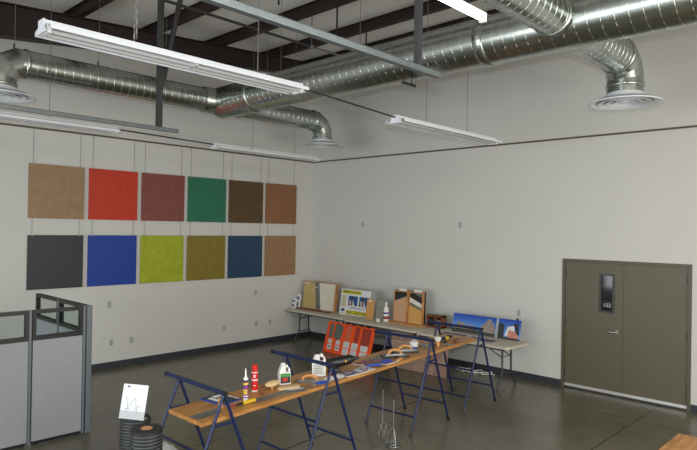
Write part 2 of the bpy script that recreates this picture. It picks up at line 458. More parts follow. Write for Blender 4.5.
# hanger wires of the duct
for (x, y, zt) in ((-3.35, 0, RB), (-2.2, 0, RB), (-1.1, 0, RB), (1.0, 0, RB), (0, -1.6, RM), (0, -3.3, RM), (0, -5.0, RM), (0.9, Y2-Y1, .21)):
    top = roof(x+XD)-ZD-0.005
    MB().tube([(x, y, zt-.002), (x, y, top)], 0.004, 5).build('hanger_wire', M_wire, duct)
    if y == 0 or abs(y) > 3: MB().tube([(x-.012, y, zt-.004), (x-.012, y, zt+.06)], 0.009, 6).build('hanger_hook', M_post, duct)

# ------------------------------------------------------------------ hanging fluorescent lights
ZL = 4.0
def fixture(x0, x1, y, label, wires=(), chains=(), wy=0.0):
    L = x1-x0
    t = thing('fluorescent_light', label, 'ceiling light', (x0, y, ZL), 0, 'white industrial strip lights')
    h = MB().box(0.0, -.045, .035, L, .045, .075).build('housing', M_white, t, bevel=0.004)
    e = 0.008
    for s in (-1, 1):
        MB().extr_x([(s*.046, .050), (s*.046, .044), (s*.148, .018), (s*.148, -.010), (s*.152, -.010), (s*.152, .022)], 0.01, L-.01).build('reflector_wing', M_white, t)
    for s in (-1, 1):
        tb = MB().tube([(0.05, s*.05, -.005), (L/2-.01, s*.05, -.005)], 0.016, 10).build('lamp_tube', M_tube_off, t)
        tb = MB().tube([(L/2+.01, s*.05, -.005), (L-.05, s*.05, -.005)], 0.016, 10).build('lamp_tube', M_tube_off, t)
    for x in (0.03, L/2, L-.03):
        MB().box(x-.014, -.075, -.022 if x != L/2 else .0, x+.014, .075, .034).build('lamp_holder', M_whitep, t)
    for x in (0.0, L-.006):
        MB().extr_x([(-.05, .03), (-.05, .078), (.05, .078), (.05, .03), (.09, -.02), (-.09, -.02)], x-.004, x+.008).build('end_plate', M_white, t)
    for x in wires:
        lx = x-x0
        MB().tube([(lx, wy, .073 if wy == 0 else .02), (lx, wy, roof(x)-ZL-.005)], 0.004, 5).build('hanger_wire', M_wire, t)
    for x, nc in chains:
        lx = x-x0
        top = roof(x)-ZL-.15
        for s in ((-1, 1) if nc == 2 else (0.3,)):
            n = 46; mb = MB()
            for i in range(n):
                z0 = .09+(top-.09)*i/n; z1 = .09+(top-.09)*(i+1)/n
                yy = s*.06*(1-i/n); w = .006 if i % 2 else .0015
                mb.box(lx+s*.02*(1-i/n)-w, yy-(.0075-w), z0, lx+s*.02*(1-i/n)+w, yy+(.0075-w), z1+.006)
            mb.build('hanger_chain', M_steel, t)
    return t
fixture(-8.42, -5.98, -6.24, 'large white strip light nearest the camera, hung on chains at upper left', chains=((-7.72, 2), (-6.50, 1)))
fixture(-4.12, -1.68, -5.95, 'white strip light in front of the right wall, below the small black bar', wires=(-3.45, -2.45))
fixture(-8.40, -5.96, -2.15, 'white strip light at the left edge, just under the galvanized strut channel', wires=(-6.9,))
fixture(-4.12, -1.68, -1.92, 'white strip light by the room corner above the green and brown panels', wires=(-3.4, -2.4), wy=-.147)
# the lit one
M_lit = mat('lit_tube', (1, 1, 1, 1), 0.4, emit=(1.0, 0.98, 0.90, 1), estr=7)
t = thing('fluorescent_light', 'the only glowing strip light, at the top edge left of the branch duct', 'ceiling light', (-9.0, -8.70, 4.0), 0, 'white industrial strip lights')
MB().box(0, -.013, .017, 2.44, .013, .045).build('housing', M_white, t, bevel=.004)
MB().tube([(0.03, 0, 0), (2.425, 0, 0)], 0.016, 14).build('lamp_tube', M_lit, t)
for x in (0.03, 2.41): MB().box(x-.012, -.02, -.02, x+.012, .02, .03).build('lamp_holder', M_whitep, t)
for x in (0.5, 1.9): MB().tube([(x, 0, .045), (x, 0, roof(-9+x)-4-.005)], 0.004, 5).build('hanger_wire', M_wire, t)

# conduits between lights
def rod(name, p0, p1, r, m, label, cat):
    p0 = Vector(p0); p1 = Vector(p1)
    o = MB().tube([(0,0,0), tuple(p1-p0)], r, 8).build(name, m)
    return tag(o, label, cat, loc=tuple(p0))
rod('conduit', (-5.97, -6.22, ZL+.05), (-4.13, -5.96, ZL+.05), 0.011, M_post, 'thin grey conduit linking the large light to the light before the right wall', 'conduit')
rod('conduit', (-5.95, -2.14, ZL+.05), (-4.13, -1.93, ZL+.05), 0.011, M_post, 'thin grey conduit linking the two lights above the coloured wall panels', 'conduit')
# pipe under the roof
cp = thing('roof_pipe', 'slim dark pipe running under the roof with a pale end section and fitting', 'pipe', (-2.93, -3.06, 5.80))
MB().tube([(-8, 0, 0), (0, 0, 0)], 0.022, 10).build('pipe_run', M_post, cp)
MB().tube([(0.03, 0, 0), (1.3, 0, 0)], 0.018, 10).build('pipe_end', M_wire, cp)
ft = MB().ball((0.02, 0, 0), 0.045); ft.tube([(0.02,0,0.03),(0.02,0,roof(-2.93)-5.80-.005)], 0.008, 8); ft.build('fitting', M_strut, cp)

# strut channels on posts
def strut_track(y, x_end, label, dx, px, hw):
    t = thing('strut_channel', label, 'metal channel', (x_end, y, 3.80), 0, 'galvanized strut channels on square posts')
    L = 5.2
    mb = MB()
    mb.extr_x([(-.024, -.022), (-.024, .022), (-.018, .022), (-.018, -.016), (.018, -.016), (.018, .022), (.024, .022), (.024, -.022)], -L, 0)
    mb.box(-L, -.024, .019, -0.0, -.010, .023).box(-L, .010, .019, -0.0, .024, .023)
    mb.build('channel', M_strut, t)
    top = roof(x_end+px)-3.80-.003
    MB().box(px-hw, -hw, .024, px+hw, hw, top).build('post', M_post, t)
    j = 0.62
    b = MB(); q = Vector((dx, 0, 0))
    b.tube([(px+ (0.05 if dx > 0 else -.05), 0, j), (px+dx, 0, roof(x_end+px+dx)-3.80-.01)], hw*1.2, 4)
    b.build('diagonal_post', M_post, t)
    g = MB(); g.box(px-hw-.015, -hw-.006, j-.10, px+hw+.015, -hw-.001, j+.10); g.build('gusset', M_post, t)
    MB().box(-0.004, -.026, -.024, 0.004, .026, .024).build('end_cap', M_strut, t)
    return t
strut_track(-8.12, -6.27, 'galvanized strut channel on a grey post in front of the main duct, upper middle', -0.30, -0.24, .022)
strut_track(-4.12, -6.10, 'galvanized strut channel on a dark post above the left wall light', 0.40, -0.25, .030)

# small black bar under the duct
sb = thing('hanging_bar', 'small black bar hanging just below the main duct in front of the right wall', 'bracket', (-4.0, -6.08, 4.47))
MB().box(-.13, -.012, -.016, .13, .012, .016).build('bar', M_black, sb)
MB().tube([(0.05, 0, .012), (0.05, 0, 0.072)], 0.008, 8).build('stem', M_post, sb)
# short black hanger rods below the purlins
for x, y, z0, z1, lb in ((-1.98, -3.5, 5.90, None, 'short black hanger rod under the roof nearest the main duct'),
                     (-3.38, -4.15, 5.65, None, 'black hanger rod dropping from the purlin behind the strut channel'),
                     (-4.72, -4.35, 5.7, None, 'short black hanger rod beside the light chain in mid ceiling')):
    top = roof(x)-.19
    o = MB().tube([(0,0,0),(0,0,top-z0-.002)], 0.014, 8).build('hanger_rod', M_black)
    tag(o, lb, 'hanger rod', 'short black hanger rods', loc=(x, y, z0))

# ------------------------------------------------------------------ coloured wall panels
K = 1.15
S, G, XR, ZT, ZB = 0.9183, 0.0819, -0.5343, 3.640, 2.4388
cols_t = [('tan', (138,112,82)), ('bright red', (176,44,20)), ('dusty maroon', (118,64,58)), ('green', (28,100,74)), ('dark brown', (78,58,28)), ('reddish brown', (128,86,58))]
cols_b = [('charcoal', (40,46,50)), ('bright blue', (8,52,138)), ('lime green', (146,156,28)), ('olive yellow', (118,104,32)), ('navy blue', (24,56,84)), ('pale terracotta', (142,108,80))]
for row, zt, cs in (('top', ZT, cols_t), ('bottom', ZB, cols_b)):
    for i, (nm, cc) in enumerate(cs):
        x1 = XR - (5-i)*(S+G); x0 = x1-S; cx = (x0+x1)/2
        t = thing('wall_panel', '%s square mottled panel hung on wires, %s row on the left wall' % (nm, row), 'wall panel', (cx, -0.022, zt-S), 0, 'square coloured panels on the left wall')
        m = mat('plaster_'+nm.replace(' ', '_'), rgb(*cc, k=K), 0.45, noise=0.17, nscale=7, bump=0.15, bscale=25)
        MB().box(-S/2, -0.010, 0, S/2, 0.010, S).build('board', m, t, bevel=0.002)
        z_end = (4.24-zt+S) if row == 'top' else (ZT-S-zt+S)
        for sx in (-S/2+.07, S/2-.07):
            if row == 'top': MB().tube([(sx, 0.004, S), (sx, 0.012, z_end-.02)], 0.0028, 5).build('hanging_wire', M_wire, t)
            else: MB().tube([(sx, 0.004, S), (sx, 0.004, z_end)], 0.0028, 5).build('hanging_wire', M_wire, t)
            MB().box(sx-.008, -.014, S-.02, sx+.008, .012, S+.012).build('clip', M_steel, t)

# ------------------------------------------------------------------ outlets
def outlet(loc, wall, label):
    t = thing('wall_outlet', label, 'outlet', loc, 0 if wall == 'L' else -pi/2, 'white outlet plates')
    MB().box(-.036, -.007, -.058, .036, 0, .058).build('cover_plate', mat('grey_outlet_plate', (0.42,0.42,0.41,1), 0.4), t, bevel=.002)
    mb = MB()
    for z in (-.024, .024): mb.box(-.016, -.010, z-.014, .016, -.007, z+.014)
    mb.build('sockets', mat('outlet_face', (0.30,0.30,0.30,1), 0.4), t)
for (x, z, lb) in ((-5.03, 1.166, 'outlet plate on the left wall below the blue panel, upper one'),
                   (-4.98, .462, 'outlet plate low on the left wall nearest the grey partition'),
                   (-4.59, .46, 'outlet plate low on the left wall, second from the grey partition'),
                   (-2.51, .46, 'outlet plate low on the left wall below the olive panel'),
                   (-1.68, 1.166, 'outlet plate on the left wall below the navy panel, upper one'),
                   (-1.65, .467, 'outlet plate low on the left wall directly below the navy panel'),
                   (-1.25, .46, 'outlet plate low on the left wall nearest the room corner')):
    outlet((x, 0, z), 'L', lb)
for (y, z, lb) in ((-1.69, 2.735, 'high outlet plate on the right wall nearer the room corner'),
                   (-4.27, 2.74, 'high outlet plate in the middle of the right wall'),
                   (-5.54, 1.16, 'outlet plate on the right wall above the end of the long table')):
    outlet((0, y, z), 'R', lb)

# ------------------------------------------------------------------ grey office partition
HP = 1.605
def part_panel(name, label, loc, rotz, L, seam_post):
    t = thing(name, label, 'partition', loc, rotz, 'grey office partition panels')
    hg = 0.36
    MB().box(0.035, -.028, 0.05, L-.005, .028, HP-hg).build('fabric_panel', M_fabric, t, bevel=.004)
    f = MB()
    f.box(.03, -.03, HP-hg, L, .03, HP-hg+.05).box(.03, -.03, HP-.045, L, .03, HP)
    f.box(.03, -.03, HP-hg+.05, .07, .03, HP-.045).box(L-.04, -.03, HP-hg+.05, L, .03, HP-.045)
    f.build('window_frame', M_pframe, t)
    MB().box(.07, -.004, HP-hg+.05, L-.04, .004, HP-.045).build('window_glass', M_glass, t)
    MB().box(0.0, -.034, 0.012, .03, .034, HP).build('edge_post', M_ppost, t, bevel=.006)
    MB().box(.05, -.02, 0.012, L-.02, .02, .05).build('kick_plate', M_pframe, t)
    MB().lathe([(.001, 0), (.02, 0), (.02, .012), (.001, .012)], .08, 0, 0, 12).build('levelling_foot', M_black, t)
    MB().lathe([(.001, 0), (.02, 0), (.02, .012), (.001, .012)], L-.06, 0, 0, 12).build('levelling_foot', M_black, t)
    return t
PX, PY = -6.735, -3.15
part_panel('office_partition', 'grey fabric partition with glazed top, front panel at the outer corner', (PX-.05, PY, 0), pi, 0.62, True)
part_panel('office_partition', 'grey fabric partition with glazed top, cut by the left photo edge', (PX-.05-.62-.01, PY, 0), pi, 0.95, True)
part_panel('office_partition', 'grey glazed partition panel going back from the corner, nearer half', (PX, PY+.05, 0), pi/2, 0.86, False)
part_panel('office_partition', 'grey glazed partition panel going back from the corner, farther half', (PX, PY+.05+.87, 0), pi/2, 0.86, False)
cpst = MB().box(-.034, -.034, 0, .034, .034, HP+.005).build('corner_post', M_ppost, None, bevel=.012)
tag(cpst, 'grey rounded corner post of the office partition', 'partition post', loc=(PX, PY, 0))

# ------------------------------------------------------------------ folding tables along the right wall
TZ = 0.74
def rrect(x0, y0, x1, y1, r, n=5):
    pts = []
    for cx, cy, a0 in ((x1-r, y1-r, 0), (x0+r, y1-r, pi/2), (x0+r, y0+r, pi), (x1-r, y0+r, 3*pi/2)):
        for i in range(n+1):
            a = a0+pi/2*i/n; pts.append((cx+r*math.cos(a), cy+r*math.sin(a)))
    return pts
def folding_table(x, y, label, rz=0.0, L=1.93):
    t = thing('folding_table', label, 'table', (x, y, 0), rz, 'beige folding tables along the right wall')
    D = .76
    MB().prism(rrect(-D/2, -L/2, D/2, L/2, .07), TZ-.045, TZ, sm=False).build('tabletop', M_tabletop, t, bevel=.005)
    ap = MB().box(-D/2+.05, -L/2+.1, TZ-.075, -D/2+.07, L/2-.1, TZ-.045).box(D/2-.07, -L/2+.1, TZ-.075, D/2-.05, L/2-.1, TZ-.045)
    ap.build('apron_rail', M_legblk, t)
    for s in (-1, 1):
        ye = s*(L/2-.24)
        for sx in (-1, 1):
            MB().tube([(sx*.14, ye, TZ-.046), (sx*.14, ye, .27), (sx*.17, ye, .20), (sx*.285, ye, 0.03), (sx*.29, ye, 0.0)], 0.017, 8).build('leg', M_legblk, t)
        MB().tube([(-.16, ye, .225), (.16, ye, .225)], .013, 8).tube([(-.14, ye, .52), (.14, ye, .52)], .007, 6).build('cross_brace', M_legblk, t)
        MB().tube([(-.13, ye, .50), (-.13, ye-s*.38, TZ-.05)], .008, 6).tube([(.13, ye, .50), (.13, ye-s*.38, TZ-.05)], .008, 6).build('diagonal_brace', M_legblk, t)
    return t
folding_table(-.505, -1.05, 'beige folding table at the room corner, holding the sample cases and poster', -0.02)
folding_table(-.615, -3.02, 'beige folding table in the middle of the row behind the orange board', -0.02)
folding_table(-.72, -4.99, 'beige folding table at the right end holding the city photographs', -0.03)
# black clips below the table edge
for i, (y, lb) in enumerate(((-2.19, 'first'), (-2.40, 'second'), (-2.60, 'third'), (-2.80, 'last'), (-3.95, 'fifth'), (-4.13, 'sixth'))):
    txt = ['black clamp under the front table edge above the orange board, leftmost',
           'black clamp under the front table edge, second from the left above the orange board',
           'black clamp under the front table edge, third from the left above the orange board',
           'black clamp under the front table edge near the right top of the orange board',
           'black clamp under the front table edge above the pink tiles, left one',
           'black clamp under the front table edge above the pink tiles, right one'][i]
    cx = -.505-.38 - .105*max(0, min(1, (-y-1.05)/1.97)) + .0
    cx = (-.985+.02*(y+3.02)) if y > -4.0 else -1.06
    o = MB().box(-.012, -.016, -.035, .012, .016, 0).box(-.03, -.012, -.05, .012, .012, -.035).build('table_clamp', M_black)
    tag(o, txt, 'clamp', 'black clamps under the table edge', loc=(cx, y, TZ-.046))

# ---- things standing on the tables
def panel_thing(name, label, cat, x, y, z, lean, yaw=0.0, group=None):
    # Empty at the base; geometry given in (u, v, n) through the returned matrix
    t = thing(name, label, cat, (x, y, z), 0, group)
    return t, wallM(0, 0, 0, lean, yaw)
def uvbox(mb, u0, v0, u1, v1, n0, n1, mi=0):
    return mb.box(u0, v0, n0, u1, v1, n1, mi)

M_khaki = mat('khaki_sample', rgb(196, 174, 116), 0.6, noise=.05)
M_sgrey = mat('grey_sample', rgb(110, 118, 112), 0.5)
M_cream = mat('cream_sample', rgb(226, 218, 200), 0.6, noise=.04)
M_offw = mat('offwhite_sample', rgb(224, 222, 210), 0.6)
# sample case 1
t, M = panel_thing('sample_display', 'large open wood-framed sample board with khaki, grey and cream swatches near the corner', 'sample board', -.44, -.20, TZ+.006, .12)
MB(M).box(0, 0, -.03, 1.10, .64, -.012).build('back_board', M_pine, t)
MB(M).box(1.05, 0, -.012, 1.10, .64, .02).box(0, .625, -.012, 1.05, .64, .01).build('frame_edge', M_pine, t)
MB(M).prism([(0, .01), (.46, .01), (.36, .62), (0, .62)], -.012, .006).build('khaki_swatch', M_khaki, t)
MB(M).prism([(.46, .01), (.62, .01), (.50, .62), (.36, .62)], -.012, .004).build('grey_swatch', M_sgrey, t)
MB(M).prism([(.62, .01), (.80, .01), (.80, .62), (.50, .62)], -.012, .006).build('white_swatch', M_offw, t)
MB(M).prism([(.80, .01), (1.05, .01), (1.05, .62), (.80, .62)], -.012, .004).build('cream_swatch', M_cream, t)
MB(M).box(.02, .585, .006, .18, .60, .008).box(.25, .44, .006, .32, .46, .008).box(.38, .50, .004, .46, .515, .008).box(.85, .57, .004, 1.0, .585, .008).build('swatch_label', M_paper, t)
t = MB().box(-.05, -.55, 0, .05, .55, .025).build('display_ledge', M_oakdark, None, bevel=.004)
tag(t, 'dark brown wood strip lying in front of the large sample board', 'wood strip', loc=(-.60, -.74, TZ))

# literature holders at the corner
M_bl = mat('blue_print', rgb(40, 60, 130), 0.5)
M_redp = mat('red_print', rgb(150, 50, 40), 0.5)
for (x, y, h, lb) in ((-.54, -.12, .33, 'white leaflet holder in the room corner, taller rear one'), (-.67, -.13, .24, 'white leaflet holder in the room corner, shorter front one')):
    t, M = panel_thing('leaflet_holder', lb, 'leaflet holder', x, y, TZ, .12, 0, 'white leaflet holders in the corner')
    MB(M).box(-.055, 0, -.05, .055, h*.55, 0).box(-.055, 0, -.05, .055, h*.9, -.04).build('holder', M_whitep, t, bevel=.003)
    MB(M).box(-.048, .02, -.035, .048, h, -.008).build('leaflet', M_paper, t)
    MB(M).box(-.035, h*.62, -.008, .035, h*.80, -.005).box(-.03, h*.15, .0005, .03, h*.4, .002).build('leaflet_print', M_bl, t)

# poster
t, M = panel_thing('display_poster', 'white poster with yellow bands, two photos and a blue oval on the table', 'poster', -.50, -1.48, TZ+.006, .14)
MB(M).box(-.02, .02, -.05, .98, .57, -.015).build('rear_board', mat('grey_foam', rgb(160,162,165), .6), t)
MB(M).box(0, 0, -.012, .86, .56, 0).build('poster_board', M_paper, t)
M_yel = mat('yellow_green_ink', rgb(196, 190, 34), .5)
MB(M).prism([(.03, .46), (.60, .46), (.60, .54), (.03, .54)], 0, .002).build('title_band', M_yel, t)
MB(M).box(.20, .02, 0, .84, .105, .002).build('lower_band', M_yel, t)
MB(M).box(.03, .17, 0, .17, .43, .002).build('side_column', mat('cream_ink', rgb(214,212,180), .5), t)
ph = MB(M)
for u0 in (.24, .56):
    ph.box(u0, .21, 0, u0+.27, .42, .002, 0)
    ph.prism([(u0+.02, .21), (u0+.20, .21), (u0+.12, .37), (u0+.03, .30)], .002, .003, 1)
    ph.prism([(u0+.09, .21), (u0+.12, .21), (u0+.13, .41), (u0+.08, .41)], .003, .004, 2)
    ph.prism([(u0, .21), (u0+.06, .21), (u0, .33)], .002, .0035, 2)
ph.build('printed_photos', [mat('photo_blue', rgb(34,84,150), .4), mat('photo_white', rgb(200,196,190), .4), mat('photo_brown', rgb(70,44,36), .4)], t)
lg = MB(M); lg.prism([(.10+.055*math.cos(a*pi/8), .10+.035*math.sin(a*pi/8)) for a in range(16)], 0, .003)
lg.build('oval_logo', M_bl, t)
tx = MB(M)
def words(mb, u0, v0, u1, h, n, mi=0, wl=.03):
    u = u0
    while u < u1:
        w = random.uniform(.4, 1.3)*wl; w = min(w, u1-u)
        if w > .004: mb.box(u, v0, n, u+w, v0+h, n+.0006, mi)
        u += w + wl*.3
words(tx, .07, .485, .27, .035, .002, 0, .016)
words(tx, .31, .505, .56, .010, .002); words(tx, .31, .485, .52, .010, .002)
for v in (.40, .37, .34, .31, .28, .25, .22, .19): words(tx, .045, v, .155, .007, .002, 0, .02)
words(tx, .28, .17, .78, .012, 0.0); words(tx, .30, .145, .70, .010, 0.0)
for c0 in (.22, .44, .64):
    for v in (.085, .068, .051, .034): words(tx, c0, v, c0+.17, .007, .002, 0, .02)
words(tx, .04, .035, .16, .010, 0.0, 0, .02)
tx.build('poster_lettering', M_ink, t)

# tan and grey boards, clear holders
t, M = panel_thing('sample_board', 'small upright tan sample board standing right of the poster', 'sample board', -.58, -2.33, TZ+.003, .16, .05)
MB(M).box(0, 0, -.012, .20, .42, 0).build('board', mat('tan_sample', rgb(206, 150, 84), .6), t)
MB(M).box(.05, .36, 0, .13, .39, .002).build('paper_label', M_paper, t)
t, M = panel_thing('sample_board', 'small upright grey sample board between tan board and white bottle', 'sample board', -.50, -2.54, TZ+.003, .16, 0)
MB(M).box(0, 0, -.012, .22, .40, 0).build('board', mat('warm_grey_sample', rgb(150, 150, 140), .6, noise=.1), t)
MB(M).box(.02, .30, 0, .20, .305, .002).build('edge_strip', M_paper, t)
t, M = panel_thing('leaflet_holder', 'clear and white leaflet holder left of the two framed samples', 'leaflet holder', -.34, -2.72, TZ, .10, 0)
MB(M).box(0, 0, -.05, .16, .22, 0).box(0, .22, -.05, .16, .36, -.04).build('holder', mat('frosted_acrylic', rgb(176, 176, 170), .3), t)
# white bottle
t = thing('spray_bottle', 'white plastic bottle with blue and red label beside the framed samples', 'bottle', (-.54, -2.87, TZ))
t.scale = (1.25, 1.25, 1.15)
MB().lathe([(.001,0),(.042,0),(.046,.008),(.046,.21),(.034,.25),(.018,.275),(.018,.30)], seg=20).build('body', M_whitep, t)
MB().lathe([(.0475,.05),(.0475,.10)], seg=20).build('lower_label', M_redp, t)
MB().lathe([(.0475,.14),(.0475,.17)], seg=20).build('upper_label', M_bl, t)
MB().lathe([(.021,.30),(.021,.335),(.015,.345),(.001,.345)], seg=16).build('cap', M_whitep, t)
t = thing('small_cup', 'low white cup standing at the foot of the white bottle', 'cup', (-.66, -2.76, TZ))
MB().lathe([(.001,0),(.035,0),(.042,.05),(.036,.05),(.030,.008),(.001,.008)], seg=20).build('cup_body', M_whitep, t)

# two framed samples
Mbk = mat('sample_black', rgb(36, 36, 36), .4); Mpk = mat('sample_pinkbeige', rgb(198, 158, 124), .6, noise=.04); Mgold = mat('sample_gold', rgb(204, 158, 88), .6, noise=.04)
for (y, w, lb, cs, lay) in ((-2.985, .37, 'wood framed sample with a plain pinkish-beige face, left of the pair', Mpk, 0),
                       (-3.365, .37, 'wood framed sample with gold, black and white diagonal layers, right of the pair', Mgold, 1)):
    t, M = panel_thing('framed_sample', lb, 'framed sample', -.46, y, TZ+.03, .05, 0, 'pair of wood framed layered samples')
    MB(M).box(0, 0, -.07, w, .64, -.03).build('backing', M_sgrey, t)
    f = MB(M).box(0, 0, -.03, .02, .62, .0).box(w-.03, 0, -.07, w, .64, .012).box(.02, .60, -.03, w-.03, .62, 0)
    f.build('wood_frame', M_pine, t)
    if lay == 0:
        MB(M).prism([(.02, 0), (w-.03, 0), (w-.03, .52), (.02, .40)], -.03, -.004).build('face_layer', cs, t)
        MB(M).prism([(.02, .42), (w-.03, .54), (w-.03, .60), (.02, .60)], -.03, -.012).build('mesh_layer', Mbk, t)
    else:
        MB(M).prism([(.02, 0), (w-.03, 0), (w-.03, .26), (.02, .36)], -.03, -.002).build('face_layer', cs, t)
        MB(M).prism([(.02, .37), (w-.03, .27), (w-.03, .31), (.02, .42)], -.03, -.008).build('grey_layer', M_sgrey, t)
        MB(M).prism([(.02, .42), (w-.03, .31), (w-.03, .39), (.02, .51)], -.03, -.012).build('white_layer', M_offw, t)
        MB(M).prism([(.02, .51), (w-.03, .39), (w-.03, .50), (.10, .60), (.02, .60)], -.03, -.016).build('black_layer', Mbk, t)
    MB(M).box(w*.3, .62, -.05, w*.8, .665, -.02).build('top_handle', M_whitep, t)
o = MB().box(-.11, -.41, 0, .11, .41, .03).build('wood_plank', M_pine, None, bevel=.004)
tag(o, 'orange-brown wood plank lying under the pair of framed samples', 'plank', loc=(-.50, -3.37, TZ))
# small brown rack
t, M = panel_thing('wooden_rack', 'small brown wooden rack with dark openings left of the blue photographs', 'rack', -.42, -3.80, TZ, 0)
r = MB(M)
r.box(0, 0, -.16, .02, .24, 0).box(.33, 0, -.16, .36, .24, 0).box(.19, 0, -.16, .22, .24, 0).box(0, .215, -.16, .36, .24, .0).box(0, 0, -.16, .36, .03, 0).box(0, 0, -.165, .36, .24, -.155)
r.build('rack_body', M_oakdark, t)
b_ = MB(M).box(.03, .03, -.12, .17, .17, -.03).build('dark_contents', Mbk, t)
MB(M).box(.23, .03, -.12, .32, .15, -.03).build('pale_contents', M_sgrey, t)

# city photographs
def sky_print():
    m = bpy.data.materials.new('printed_blue_sky'); m.use_nodes = True
    nt = m.node_tree; b = nt.nodes['Principled BSDF']; b.inputs['Roughness'].default_value = .3
    tc = nt.nodes.new('ShaderNodeTexCoord'); sp = nt.nodes.new('ShaderNodeSeparateXYZ'); cr = nt.nodes.new('ShaderNodeValToRGB')
    nt.links.new(tc.outputs['Object'], sp.inputs['Vector']); mr = nt.nodes.new('ShaderNodeMapRange')
    mr.inputs['From Min'].default_value = 0.05; mr.inputs['From Max'].default_value = 0.34
    nt.links.new(sp.outputs['Z'], mr.inputs['Value']); nt.links.new(mr.outputs['Result'], cr.inputs['Fac'])
    cr.color_ramp.elements[0].color = rgb(90, 150, 215, 1.2); cr.color_ramp.elements[1].color = rgb(8, 48, 150, 1.3)
    nt.links.new(cr.outputs['Color'], b.inputs['Base Color'])
    return m
M_sky = sky_print()
M_bld = [M_sky, mat('printed_stone', rgb(150, 136, 126), .4, noise=.35, nscale=40), mat('printed_dark_tower', rgb(48, 50, 60), .4, noise=.4, nscale=60), mat('printed_pink_block', rgb(196, 136, 120), .4, noise=.3, nscale=50), M_paper, mat('printed_ground', rgb(60, 62, 58), .4, noise=.4, nscale=40)]
t, M = panel_thing('city_photograph', 'wide blue-sky city photograph panel leaning on the right wall behind the table', 'photograph', -.44, -4.40, TZ+.003, .22)
p = MB(M)
p.box(0, 0, -.01, .92, .34, 0, 0).box(.912, 0, 0, .92, .34, .004, 4)
for k in range(9): p.box(.05+.05*k, .06, 0, .05+.05*(k+1), .12+.05*math.sin(k*1.3)**2+(.04 if k in (1,2,3) else 0), .001+.0002*(k%2), 1)
p.box(.62, .06, 0, .70, .19, .002, 1).box(.68, .05, 0, .86, .24, .0024, 1).box(.72, .24, 0, .81, .30, .0024, 1).box(.86, .05, 0, .90, .18, .002, 1)
p.prism([(0, 0), (.92, 0), (.92, .05), (.5, .075), (0, .065)], 0, .0032, 5)
p.build('print', M_bld, t)
t, M = panel_thing('city_photograph', 'smaller blue-sky photograph panel of towers at the right table end', 'photograph', -.47, -5.36, TZ+.003, .20)
p = MB(M)
p.box(0, 0, -.01, .44, .35, 0, 0).box(0, 0, 0, .008, .35, .004, 4)
p.prism([(.0, .03), (.13, .03), (.13, .26), (.02, .27)], 0, .002, 2)
p.prism([(.15, .06), (.20, .22), (.32, .25), (.34, .06)], 0, .0024, 4)
p.prism([(.20, .03), (.42, .03), (.41, .13), (.22, .17)], 0, .0028, 3)
p.prism([(.30, .28), (.40, .30), (.42, .09), (.38, .10)], 0, .0032, 2)
p.prism([(0, 0), (.44, 0), (.44, .03), (0, .04)], 0, .0036, 5)
p.build('print', M_bld, t)
o = MB().lathe([(.001,0),(.02,0),(.024,.02),(.012,.035),(.001,.035)], seg=12).build('clamp_knob', Mbk)
tag(o, 'small dark knob on the top edge of the smaller city photograph', 'knob', loc=(-.385, -5.72, TZ+.345))
for (x, y, w, lb) in ((-.78, -4.66, .46, 'flat dark blue printed sheet on the table before the wide photograph'),
                      (-.82, -5.27, .50, 'flat dark blue printed sheet nearer the right table end')):
    p = MB().box(-.11, -w/2, 0, .11, w/2, .004, 0)
    for k in range(7): p.box(-.08+.01*(k%3), -w/2+.03+w*.12*k, .004, -.01+.02*(k%2), -w/2+.03+w*.12*(k+.8), .005, 1+(k%2))
    o = p.build('printed_sheet', [mat('printed_deep_blue', rgb(24, 40, 110), .25), M_bld[1], M_bld[2]])
    tag(o, lb, 'printed sheet', 'flat printed sheets', loc=(x, y, TZ), rotz=-.05)

# ------------------------------------------------------------------ leaning orange sample board and tile board
M_or = mat('orange_red_board', rgb(226, 74, 18, 1.35), .4)
t, M = panel_thing('orange_sample_board', 'orange-red sample board with swatches and white cards leaning on the table front', 'sample board', -1.04, -1.53, 0.005, .27, -.04)
OW, OH = 1.38, .655
MB(M).box(0, 0, -.014, OW, OH, 0).build('board', M_or, t)
M_sd = mat('swatch_grey_green', rgb(96, 108, 104), .5, noise=.1); M_sp = mat('swatch_salmon', rgb(214, 110, 80), .6); M_sr = mat('swatch_brick', rgb(160, 60, 46), .7, noise=.2, nscale=50)
s_ = MB(M)
s_.prism([(.10, .30), (.20, .34), (.20, .58), (.14, .63), (.10, .60)], 0, .008, 0)
s_.prism([(.26, .34), (.36, .28), (.46, .34), (.50, .52), (.46, .60), (.34, .63), (.26, .60)], 0, .008, 0)
s_.box(.62, .30, 0, .74, .62, .008, 1).box(.86, .30, 0, .98, .62, .008, 2).box(1.06, .28, 0, 1.30, .62, .008, 2)
s_.build('swatches', [M_sd, M_sp, M_sr], t)
tl = MB(M)
for (u, v, w, h) in ((.11, .19, .12, .09), (.11, .07, .12, .10), (.35, .19, .12, .09), (.35, .07, .12, .10),
                     (.58, .16, .17, .13), (.58, .02, .17, .12), (.82, .16, .17, .13), (.82, .02, .17, .12), (1.08, .16, .19, .13), (1.08, .02, .19, .12)):
    MB(M).box(u, v, 0, u+w, v+h, .003).build('information_card', M_paper, t)
    if u < .5 and v < .1: tl.box(u+.02, v+.03, .003, u+w-.02, v+.07, .004)
    else:
        k = v+h-.02
        while k > v+.01: words(tl, u+.012, k, u+w-.012, .006, .003, 0, .02); k -= .02
tl.build('card_lettering', M_sgrey, t)

